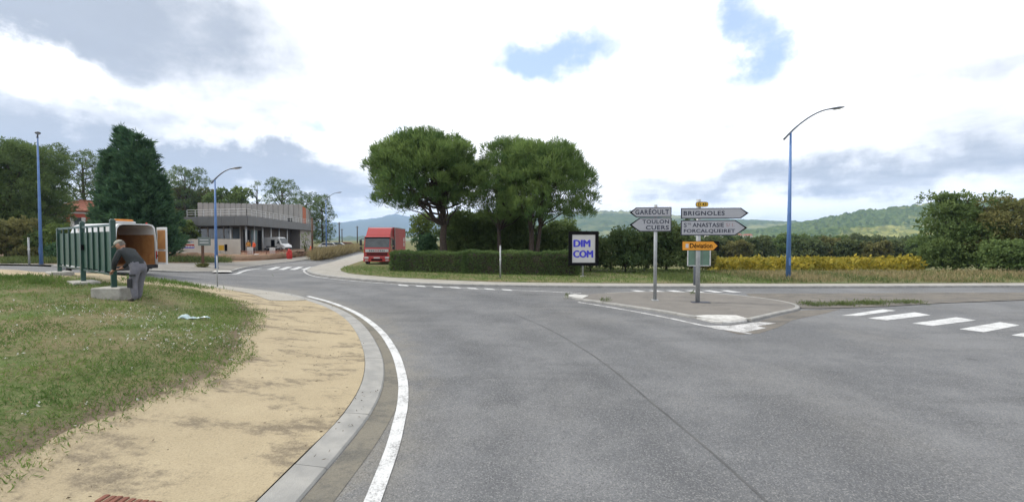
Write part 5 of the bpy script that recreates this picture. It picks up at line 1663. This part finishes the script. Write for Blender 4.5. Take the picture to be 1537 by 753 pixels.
# ---- red box truck
tf = at(566, 398, 36.8); tdir = Vector((.10, -1)).normalized()
truck = thing('box_truck', 'red box truck parked on the grass beside the hedge', 'truck', (tf.x - tdir.x * 8.2, tf.y - tdir.y * 8.2, float(zbase(tf.x, tf.y)) + .02), math.atan2(tdir.y, tdir.x))
TL, TW = 8.2, 2.3
hw = TW / 2
cabp = [(TL - 1.75, .55), (TL - .02, .55), (TL, .70), (TL, 1.42), (TL - .05, 1.55), (TL - .30, 2.52), (TL - .46, 2.62), (TL - 1.75, 2.62)]
MB().loft([[(x, -hw, z) for x, z in cabp], [(x, hw, z) for x, z in cabp]]).build('cab', M['red_truck'], truck, False, .035)
defl = [(TL - 1.72, 2.60), (TL - .45, 2.60), (TL - .62, 2.78), (TL - 1.30, 3.36), (TL - 1.72, 3.42)]
MB().loft([[(x, -hw * .93, z) for x, z in defl], [(x, hw * .93, z) for x, z in defl]]).build('roof_deflector', M['red_truck'], truck, False, .03)
MB().box(((TL - 2.0) / 2, 0, 2.24), (TL - 2.0, 2.44, 2.44)).build('cargo_box', M['red_box'], truck)
for s in (-1, 1):
    for z in (1.03, 3.44):
        MB().box(((TL - 2.0) / 2, s * 1.222, z), (TL - 2.02, .03, .08)).build('box_rail', M['galv'], truck)
    MB().box((TL - 2.03, s * 1.21, 2.24), (.07, .06, 2.40)).build('box_corner', M['galv'], truck)
for z, h_ in ((2.30, .42), (1.80, .36)):
    MB().box((1.0, 1.226, z), (.62, .008, h_)).build('notice', M['white_metal'], truck)
def cabquad(x0z, x1z, y0, y1, off, th=.012):
    (xa, za), (xb, zb) = x0z, x1z
    n = Vector((zb - za, 0, -(xb - xa))).normalized()
    if n.x < 0: n = -n
    P = [Vector((xa, y0, za)) + n * off, Vector((xa, y1, za)) + n * off, Vector((xb, y1, zb)) + n * off, Vector((xb, y0, zb)) + n * off]
    return MB().slab([tuple(p) for p in P], th)
sl_ = lambda z: TL - .05 - (z - 1.55) * .258
cabquad((sl_(1.62), 1.62), (sl_(2.44), 2.44), -hw + .10, hw - .10, .004).build('windscreen', M['glass'], truck)
cabquad((sl_(2.42), 2.42), (sl_(2.52), 2.52), -hw + .05, hw - .05, .02, .05).build('sun_visor', M['sign_and_shade_black'], truck)
wb_ = MB().box((TL + .004, 0, 1.33), (.02, TW - .30, .26)).build('name_band', M['white_metal'], truck)
for i in range(9):
    MB().box((TL + .018, -.62 + i * .155, 1.33), (.006, .09, .11)).build('letter_mark', M['red_lens'] if i in (3, 4, 5) else M['sign_and_shadow_dark'], wb_)
gr = MB().box((TL + .004, 0, 1.02), (.02, TW - .5, .30)).build('grille', M['sign_and_shade_black'], truck)
for i in range(3): MB().box((TL + .018, 0, .93 + .09 * i), (.012, TW - .56, .022)).build('grille_bar', M['red_truck'], gr)
bp_ = MB().rbox((TL - .02, 0, .58), (.26, TW + .04, .44), .05).build('front_bumper', M['red_truck'], truck)
MB().box((TL + .115, 0, .52), (.012, TW * .42, .16)).build('lower_grille', M['sign_and_shade_black'], bp_)
MB().box((TL + .117, 0, .70), (.012, .52, .11)).build('number_plate', M['white_metal'], bp_)
for s in (-1, 1):
    hl = MB().rbox((TL + .07, s * (hw - .26), .70), (.12, .38, .16), .03).build('headlight', M['chrome_lamp'], truck)
    MB().rbox((TL + .07, s * (hw - .26), .47), (.11, .30, .08), .02).build('fog_light', M['chrome_lamp'], truck)
    MB().box((TL - .10, s * (hw - .02), 1.25), (.2, .08, .16)).build('indicator', M['amber'], truck)
    MB().slab([(TL - .55, s * (hw + .006), 1.68), (TL - 1.35, s * (hw + .006), 1.62), (TL - 1.35, s * (hw + .006), 2.42), (TL - .78, s * (hw + .006), 2.42)], .012 * -s).build('side_window', M['glass'], truck)
    MB().box((TL - 1.0, s * (hw + .008), 1.1), (.9, .016, .03)).build('door_seam', M['red_box'], truck)
    MB().box((TL - 1.25, s * (hw + .02), 1.45), (.18, .03, .05)).build('door_handle', M['black_plastic'], truck)
    mr = MB().rbox((TL - .10, s * (hw + .27), 2.05), (.12, .20, .52), .03).build('mirror', M['black_plastic'], truck)
    MB().rbox((TL - .10, s * (hw + .27), 1.55), (.12, .20, .26), .03).build('wide_mirror', M['black_plastic'], mr)
    MB().box((TL - .14, s * (hw + .12), 2.36), (.04, .34, .04)).build('mirror_arm', M['black_plastic'], mr)
    MB().box((TL - .14, s * (hw + .12), 1.85), (.03, .30, .03)).build('mirror_arm', M['black_plastic'], mr)
    MB().rbox((TL - 1.35, s * (hw - .06), .60), (.72, .20, .50), .03).build('step', M['black_plastic'], truck)
    MB().box((3.4, s * 1.1, .72), (2.6, .04, .45)).build('side_guard', M['galv'], truck)
    MB().box((.02, s * 1.0, .9), (.04, .3, .14)).build('tail_light', M['red_lens'], truck)
    wheel(truck, TL - .95, s * (hw - .12), .42, .26); wheel(truck, 1.7, s * (hw - .18), .42, .46)
MB().box((TL / 2 - .4, 0, .80), (TL - 1.2, .85, .28)).build('chassis', M['sign_and_shade_black'], truck)

# ---- building under construction
A, B_, C_, D_ = Vector((-49.0, 62.0)), Vector((-37.7, 59.0)), Vector((-44.9, 94.0)), Vector((-66, 97.0))
bz = .75
bld = thing('commercial_building', 'flat-roofed grey building under construction with a wide canopy and roof railing', 'building', (0, 0, bz))
def prism(poly, z0, z1): return MB().loft([[(p[0], p[1], z0) for p in poly], [(p[0], p[1], z1) for p in poly]])
zf0, zf1 = 4.4 - bz, 5.72 - bz
dirL = (A - B_).normalized(); dirR = (C_ - B_).normalized()
prism([A + (A - B_) * .02, B_, C_, D_], zf0, zf1).build('canopy', M['fascia'], bld)
# fascia sheets, each its own panel
def run(a, b, z0, z1, n, th, m, name, parent, gap=.03, out=1):
    d = (b - a); L = d.length; t = d.normalized(); nn = Vector((t.y, -t.x)) * out
    for i in range(n):
        p = a + t * (L * i / n + gap / 2); q_ = a + t * (L * (i + 1) / n - gap / 2)
        P = [p, q_, q_ + nn * th, p + nn * th]
        MB().loft([[(v.x, v.y, z0) for v in P], [(v.x, v.y, z1) for v in P]]).build(name, m, parent)
can = bld
run(A, B_, zf0 - .03, zf1 + .03, 5, .05, M['fascia'], 'fascia_panel', can)
run(B_, C_, zf0 - .03, zf1 + .03, 14, .05, M['fascia'], 'fascia_panel', can)
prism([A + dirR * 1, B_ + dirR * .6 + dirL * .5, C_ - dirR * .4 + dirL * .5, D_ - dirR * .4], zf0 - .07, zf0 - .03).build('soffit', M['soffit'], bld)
# ground floor set back under the canopy
E = B_ + dirL * 3.4 + dirR * 4.0; F = C_ + dirL * 3.0 - dirR * 7.5; Gp = A + dirR * 4.0 + dirL * 2
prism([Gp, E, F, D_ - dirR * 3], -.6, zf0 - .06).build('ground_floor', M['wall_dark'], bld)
prism([C_ - dirR * 9 + dirL * .7, C_ - dirR * .8 + dirL * .7, C_ - dirR * .8 + dirL * 8, C_ - dirR * 9 + dirL * 8], -.6, zf0 - .06).build('end_wall', M['clad'], bld)
# glazing
dE = (Gp - E)
for i in range(6):
    a = E + dE * (i * .155 + .02); b = E + dE * (i * .155 + .155)
    n2_ = Vector((dE.y, -dE.x)).normalized()
    if n2_.y > 0: n2_ = -n2_
    P = [a, b, b + n2_ * .06, a + n2_ * .06]
    MB().loft([[(v.x, v.y, .25) for v in P], [(v.x, v.y, zf0 - .35) for v in P]]).build('window_pane', M['pane'], bld)
    P = [a - dE * .012, a, a + n2_ * .10, a - dE * .012 + n2_ * .10]
    MB().loft([[(v.x, v.y, -.3) for v in P], [(v.x, v.y, zf0 - .1) for v in P]]).build('mullion', M['white_metal'], bld)
dF = F - E; nF = Vector((dF.y, -dF.x)).normalized()
for i, (u0, u1, m_) in enumerate(((.03, .12, 'sign_and_shade_black'), (.14, .24, 'pane'), (.26, .34, 'sign_and_shade_black'), (.36, .46, 'wall_dark'))):
    a, b = E + dF * u0, E + dF * u1
    P = [a, b, b + nF * .05, a + nF * .05]
    MB().loft([[(v.x, v.y, -.2) for v in P], [(v.x, v.y, zf0 - .5) for v in P]]).build('entrance_shade' if m_ == 'sign_and_shade_black' else 'window_pane', M[m_], bld)  # black ones are flat slabs painted as the shade inside the entrances
# wall sheets on the right-hand return
run(E + dF * .5 + nF * .02, F + nF * .02, -.2, zf0 - .1, 8, .04, M['wall_dark'], 'wall_panel', bld)
# columns
for u in (0.02, .10, .19, .29, .40, .52):
    p = B_ + (C_ - B_) * u + dirL * .7
    MB().tube([(p.x, p.y, -.6), (p.x, p.y, zf0 - .04)], .13, 10).build('column', M['galv'], bld, True)
for u in (.3, .55, .8):
    p = B_ + (A - B_) * u + dirR * .7
    MB().tube([(p.x, p.y, -.6), (p.x, p.y, zf0 - .04)], .13, 10).build('column', M['galv'], bld, True)
# upper storey: clad in upright panels
U0 = at(297, 330, 82); U1 = at(449, 330, 86); U2 = at(466, 330, 104); U3 = at(330, 330, 104)
U = [Vector((p.x, p.y)) for p in (U0, U1, U2, U3)]
zt = CAMZ + (360 - 306.8) * 86 / FPX - bz
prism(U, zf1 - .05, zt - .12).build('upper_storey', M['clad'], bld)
run(U[0], U[1], zf1 - .02, zt, 19, .10, M['clad'], 'cladding_panel', bld, .20)
run(U[1], U[1].lerp(U[2], .24), zf1 - .02, zt + .12, 1, .07, M['clad'], 'cladding_panel', bld)
run(U[1].lerp(U[2], .24), U[1].lerp(U[2], .52), zf1 - .02, zt - .1, 1, .10, M['orange_clad'], 'orange_panel', bld)
run(U[1].lerp(U[2], .52), U[2], zf1 - .02, zt, 2, .07, M['clad'], 'cladding_panel', bld)
dU = (U[1] - U[0]); nU = Vector((dU.y, -dU.x)).normalized()
for px in (432.2, 434.6, 437):
    u = (px - 297) / 152
    p = U[0] + dU * u + nU * .1
    MB().box((p.x, p.y, zf1 + .62), (.24, .06, .95), rz=math.atan2(dU.y, dU.x)).build('small_window', M['sign_and_shade_black'], bld)
# roof railing
def railing(a, b, n):
    d = b - a
    for i in range(n + 1):
        p = a + d * (i / n)
        MB().box((p.x, p.y, zf1 + .52), (.05, .05, 1.08)).build('railing_post', M['white_metal'], bld)
    for z in (zf1 + .36, zf1 + .70, zf1 + 1.05):
        MB().tube([(a.x, a.y, z), (b.x, b.y, z)], .032, 6).build('rail', M['white_metal'], bld)
inn_ = lambda p, q_: p + q_
railing(A + dirR * .3 - dirL * .2, B_ + dirR * .3 + dirL * .3, 7); railing(B_ + dirR * .3 + dirL * .3, C_ - dirR * .3 + dirL * .3, 20)

# ---- white hoarding with banners
h0, h1 = at(260, 380, 50), at(361, 380, 49)
hz0 = float(zbase(h0.x, h0.y)) + .1
hd_ = Vector((h1.x - h0.x, h1.y - h0.y)); ha = math.atan2(hd_.y, hd_.x); HL = hd_.length
hb = thing('site_hoarding', 'white site hoarding wall with a blue and red banner before the building', 'wall', (h0.x, h0.y, hz0), ha)
HT = CAMZ + (360 - 358.6) * 50 / FPX - hz0
for i in range(6):
    MB().box((HL * (i + .5) / 6, 0, HT / 2), (HL / 6 - .015, .06, HT)).build('panel', M['white_wall'], hb)
    MB().box((HL * i / 6 + .04, .10, HT / 2 - .05), (.07, .10, HT)).build('post', M['galv'], hb)
bn_ = MB().box((HL * .235, -.036, HT * .62), (HL * .23, .012, HT * .60)).build('banner', M['white_wall'], hb)
MB().box((HL * .225, -.045, HT * .44), (HL * .20, .006, HT * .11)).build('blue_stripe', M['blue_ink'], bn_)
MB().box((HL * .225, -.045, HT * .58), (HL * .20, .006, HT * .13)).build('red_stripe', M['red_lens'], bn_)
for i in range(8): MB().box((HL * (.142 + .0235 * i), -.050, HT * .50), (HL * .014, .005, HT * .14)).build('letter_mark', M['white_metal'], bn_)
for i in range(8): MB().box((HL * (.142 + .0235 * i), -.044, HT * .80), (HL * .013, .005, HT * .10)).build('letter_mark', M['pole_blue'], bn_)
sb = at(334, 380, 48.2)
sg = thing('warning_board', 'yellow and black board leaning at the hoarding behind the blue lamp', 'sign board', (sb.x, sb.y, float(zbase(sb.x, sb.y)) + .1), 0)
MB().box((-.12, 0, 1.02), (.62, .05, .60)).build('panel', M['yellow'], sg); MB().box((.40, .01, 1.02), (.30, .06, .80)).build('dark_edge', M['sign_and_shade_black'], sg)
for q_ in (-.3, .35): MB().box((q_, .03, .38), (.05, .05, .80)).build('leg', M['galv'], sg)

# ---- grey sign on a brown post
b = G(304.5, 401, .09); k = b.y / FPX
bs = thing('sign_board', 'grey-green board on a brown post on the pavement by the hoarding', 'road sign', b, R(8))
MB().box((0, .02, (CAMZ + (360 - 362) * k - b.z) / 2), (.14, .12, CAMZ + (360 - 362) * k - b.z)).build('post', M['wood_post'], bs)
bz0, bz1 = CAMZ + (360 - 368.5) * k - b.z, CAMZ + (360 - 355.8) * k - b.z
pn = MB().box(((308 - 304.5) * k, -.07, (bz0 + bz1) / 2), (17 * k, .05, bz1 - bz0)).build('panel', M['teal_grey'], bs)
for i in range(2): MB().box(((308 - 304.5) * k, -.098, bz0 + (bz1 - bz0) * (.35 + .32 * i)), (12 * k, .006, .06)).build('letter_mark', M['pale_grey'], pn)
rng = np.random.default_rng(300)
c = np.stack([rng.normal(0, .16, 60), rng.normal(0, .12, 60), np.zeros(60)], 1)
V, t = blades(c, np.repeat(np.array([[0, 0, 1.]]), 60, 0), 4, .35, .05, .6, np.full(60, .2), .02)
quads_object('weeds', V, t, LM['olive'], bs)

# ---- things on the site and along the branch road
def crumple(name, label, cat, loc, size, m, seed, n=9):
    """a crumpled heap of sheet plastic"""
    r = random.Random(seed)
    bm = bmesh.new(); bmesh.ops.create_icosphere(bm, subdivisions=3, radius=1)
    for v in bm.verts:
        a = math.sin(v.co.x * 5 + seed) * math.sin(v.co.y * 6 + 1) * .18 + r.uniform(-.10, .10)
        q_ = v.co * (1 + a)
        v.co = Vector((q_.x * size[0], q_.y * size[1], max(0, (q_.z * .7 + .45)) * size[2]))
    me = bpy.data.meshes.new(name); bm.to_mesh(me); bm.free()
    o = link(name, me, m); o.location = loc
    return tag(o, label, cat)

def net_panel(name, label, loc, rz, L, H, m, sag, seed, cell=.16, posts=True):
    """plastic safety netting: strands woven as a real grid, with stakes"""
    o = thing(name, label, 'safety net', loc, rz)
    r = random.Random(seed)
    nx_, nz_ = int(L / cell), max(3, int(H / cell))
    f = lambda i, j: Vector((L * i / nx_, .12 * math.sin(i * .7 + seed) , H * j / nz_ - sag * math.sin(math.pi * i / nx_) * j / nz_ + .03))
    mb = MB()
    for j in range(nz_ + 1):
        mb.tube([f(i, j) for i in range(nx_ + 1)], .020, 4)
    for i in range(nx_ + 1):
        mb.tube([f(i, j) for j in range(nz_ + 1)], .018, 4)
    mb.build('netting', m, o)
    for q_ in (0, .5, 1) if posts else ():
        p = f(int(nx_ * q_), 0)
        MB().tube([(p.x, p.y, -.1), (p.x, p.y, H + .12)], .03, 6).build('stake', M['wood_post'], o)
    return o
p = at(362, 392.5, 45); q2 = at(432, 388, 52)
dv_ = Vector((q2.x - p.x, q2.y - p.y))
net_panel('safety_net', 'faded orange safety netting along the red earth bank', (p.x, p.y, float(zbase(p.x, p.y)) + .1), math.atan2(dv_.y, dv_.x), dv_.length, .85, mat('faded_net', (.42, .15, .09), (.32, .14, .09), 5, .8), .15, 3)
p = at(446, 386, 52)
net_panel('safety_net', 'bright orange safety netting collapsed beside the wooden post', (p.x, p.y, float(zbase(p.x, p.y)) + .1), R(35), 2.4, .55, M['net'], .3, 5, .09)
# earth bank
bkp = [G(px, py, .1) for px, py in ((254, 390), (300, 390), (350, 390.5), (400, 389.5), (440, 386.5), (480, 381.5))]
mb = MB(); secs = []
for i, p in enumerate(bkp):
    h_ = .62 + .12 * math.sin(i * 2.1)
    secs.append([(p.x, p.y - .9, p.z - .15), (p.x, p.y - .35, p.z + h_ * .6), (p.x, p.y + .3, p.z + h_), (p.x, p.y + 1.3, p.z + h_ * .8), (p.x, p.y + 2.6, p.z - .15)])
fine_s = []
for a, b in zip(secs, secs[1:]):
    for s in range(8):
        t = s / 8
        fine_s.append([tuple(Vector(u).lerp(Vector(v), t) + Vector((rnd.uniform(-.12, .12), rnd.uniform(-.1, .1), rnd.uniform(-.07, .07)))) for u, v in zip(a, b)])
fine_s.append(secs[-1])
bk = MB().loft(fine_s).build('earth_bank', M['bank'], None, True); bk['kind'] = 'structure'
p = at(434.5, 388.5, 46.5); crumple('plastic_heap', 'bright red crumpled plastic barrier hanging over the earth bank', 'barrier', (p.x, p.y, p.z), (.30, .22, .95), M['red_net'], 4)
cn = at(466.5, 387.5, 50)
cone = thing('traffic_cone', 'tall orange traffic cone with pale band beside the weedy bush', 'traffic cone', (cn.x, cn.y, float(zbase(cn.x, cn.y)) + .1))
MB().tube([(0, 0, .04), (0, 0, 1.3)], [.24, .05], 14).build('cone', M['net'], cone, True); MB().rbox((0, 0, .03), (.62, .62, .06), .03).build('base', M['net'], cone); MB().tube([(0, 0, .86), (0, 0, 1.12)], [.117, .072], 14).build('band', M['white_metal'], cone, True)
p = at(475.5, 390.5, 46); crumple('rubbish_bag', 'black rubbish bag lying by the road past the orange cone', 'bag', (p.x, p.y, float(zbase(p.x, p.y)) + .1), (.32, .3, .75), M['bag_black'], 7)
p = at(385, 391, 44.5)
wb2 = thing('concrete_marker', 'white block standing at the kerb before the earth bank', 'block', (p.x, p.y, float(zbase(p.x, p.y)) + .09))
MB().rbox((0, 0, .3), (.44, .36, .62), .04).build('block', M['white_metal'], wb2); MB().rbox((0, 0, .05), (.50, .42, .10), .02).build('foot', M['kerb'], wb2)
for px, lab in ((375.5, 'white carton on the ground beside the worker in orange'), (409, 'white carton standing beside the small white van')):
    p = at(px, 378, 53)
    cr = thing('carton', lab, 'carton', (p.x, p.y, float(zbase(p.x, p.y)) + .1), R(20))
    MB().rbox((0, 0, .48), (.58, .5, .96), .03).build('box', M['white_metal'], cr); MB().box((0, 0, .966), (.56, .06, .01)).build('tape', M['ply'], cr)

# ---- parked cars far down the branch road
def car(label, px, base, depth, m, rz):
    p = at(px, base, depth)
    o = thing('parked_car', label, 'car', (p.x, p.y, float(zbase(p.x, p.y)) + .02), rz, None)
    prof = [(-2.05, .35), (2.05, .35), (2.1, .65), (1.95, .85), (1.1, .95), (.45, 1.42), (-1.2, 1.46), (-1.85, 1.0), (-2.1, .9)]
    MB().loft([[(x, -.85, z) for x, z in prof], [(x, .85, z) for x, z in prof]]).build('body', m, o, False, .06)
    for s in (-1, 1):
        MB().slab([(.95, s * .856, .96), (.42, s * .856, 1.36), (-1.15, s * .856, 1.39), (-1.6, s * .856, 1.0)], .01 * -s).build('side_window', M['glass'], o)
        wheel(o, 1.3, s * .78, .31, .2); wheel(o, -1.3, s * .78, .31, .2)
    MB().slab([(1.09, -.7, 1.0), (1.09, .7, 1.0), (.52, .68, 1.40), (.52, -.68, 1.40)], .012).build('windscreen', M['glass'], o)
car('red car parked behind the weeds down the branch road', 524, 374, 84, M['red_truck'], R(20))
car('blue-grey car parked behind the weeds by the far lamp', 508, 374, 80, M['car_blue'], R(10))
car('pale car parked behind the weeds near the far pines', 496, 375, 78, M['white_paint'], R(15))

# ---- red house in the wood
hc = at(118, 360, 62)
hzb = float(zbase(hc.x, hc.y))
house = thing('house', 'red-rendered house with white shutters and tiled roof among the trees', 'house', (hc.x, hc.y, hzb), R(28))
ev = CAMZ + (360 - 316) * 62 / FPX - hzb; rg_ = CAMZ + (360 - 297) * 62 / FPX - hzb
MB().box((0, 4, ev / 2), (7, 8, ev)).build('wall', M['render_red'], house)
mb = MB(); o_ = .4
mb.v = [(-3.5 - o_, -o_, ev - .1), (3.5 + o_, -o_, ev - .1), (3.5 + o_, 8 + o_, ev - .1), (-3.5 - o_, 8 + o_, ev - .1), (-1.0, 4, rg_), (1.0, 4, rg_), (-3.5 - o_, -o_, ev + .05), (3.5 + o_, -o_, ev + .05), (3.5 + o_, 8 + o_, ev + .05), (-3.5 - o_, 8 + o_, ev + .05)]
for f in ((0, 1, 2, 3), (0, 1, 7, 6), (1, 2, 8, 7), (2, 3, 9, 8), (3, 0, 6, 9), (6, 7, 5, 4), (7, 8, 5), (8, 9, 4, 5), (9, 6, 4)): mb.face(f)
rf = mb.build('roof', M['tile_red'], house)
MB().box((1.8, 5.4, rg_ - .3), (.7, .6, 1.4)).build('chimney', M['render_red'], rf)
MB().box((0, -.03, ev - .35), (7.02, .05, .25)).build('eaves_band', M['white_metal'], house)
for x in (-2.2, 0, 2.2):
    for z in (1.5, ev - 1.75):
        wn = MB().box((x, -.03, z), (.8, .08, 1.4)).build('window', M['glass'], house)
        for s in (-1, 1): MB().box((x + s * .62, -.06, z), (.44, .06, 1.45)).build('shutter', M['shutter'], wn)

# ---- village houses on the plain
for i, (px, d, w_, rz) in enumerate(((1062, 560, 11, .2), (1072, 600, 9, -.3), (1088, 640, 14, .1), (1108, 620, 10, .4), (1122, 660, 12, -.2))):
    p = at(px, 362, d)
    o = thing('village_house', 'small pale house with tiled roof in the village before the hills', 'house', (p.x, p.y, -2.5), rz, 'village houses before the hills')
    MB().box((0, 0, 6), (w_, 8, 12)).build('wall', M['white_wall'], o)
    MB().loft([[(-w_ / 2 - .5, -4.6, 11.9), (w_ / 2 + .5, -4.6, 11.9), (w_ / 2 + .5, 4.6, 11.9), (-w_ / 2 - .5, 4.6, 11.9)], [(-w_ / 2 + 1, -.2, 14.4), (w_ / 2 - 1, -.2, 14.4), (w_ / 2 - 1, .2, 14.4), (-w_ / 2 + 1, .2, 14.4)]]).build('roof', M['tile_red'], o)

# ---- litter on the lawn
p = hit(291, 479.5, zisl)
r_ = random.Random(3)
bm = bmesh.new(); bmesh.ops.create_grid(bm, x_segments=26, y_segments=10, size=1)
for v in bm.verts:
    x, y = v.co.x, v.co.y
    w_ = (1 - .55 * abs(x)) if x < .1 else (.45 - .2 * x)
    z = .085 * math.exp(-((x + .55) / .3) ** 2) * (1 - y * y) + .03 * math.exp(-((x - .7) / .18) ** 2) + .012 * math.sin(x * 13 + y * 5) + r_.uniform(-.006, .012)
    v.co = Vector((x * .36, y * .10 * max(.15, w_), max(.0, z) + .035))
me = bpy.data.meshes.new('plastic_bag'); bm.to_mesh(me); bm.free()
for q_ in me.polygons: q_.use_smooth = True
pbag = link('plastic_bag', me, M['bag_blue']); pbag.location = (p.x, p.y, p.z); tag(pbag, 'pale blue plastic bag lying on the lawn', 'litter')
md = pbag.modifiers.new('thick', 'SOLIDIFY'); md.thickness = .004

# ---- the air
hz = MB().box((0, 4000, 220), (19000, 10400, 452)).build('haze', None)
hm = bpy.data.materials.new('haze_air'); hm.use_nodes = True
for n in list(hm.node_tree.nodes): hm.node_tree.nodes.remove(n)
hh = NT(hm.node_tree)
pv = hh.node('ShaderNodeVolumePrincipled'); pv.inputs['Density'].default_value = .00013
pv.inputs['Color'].default_value = (.48, .66, 1.0, 1); pv.inputs['Anisotropy'].default_value = .2
ho = hh.node('ShaderNodeOutputMaterial'); hm.node_tree.links.new(pv.outputs[0], ho.inputs['Volume'])
hz.data.materials.append(hm); hz['kind'] = 'stuff'; hz['label'] = 'pale blue haze in the air before the distant hills'; hz['category'] = 'haze'
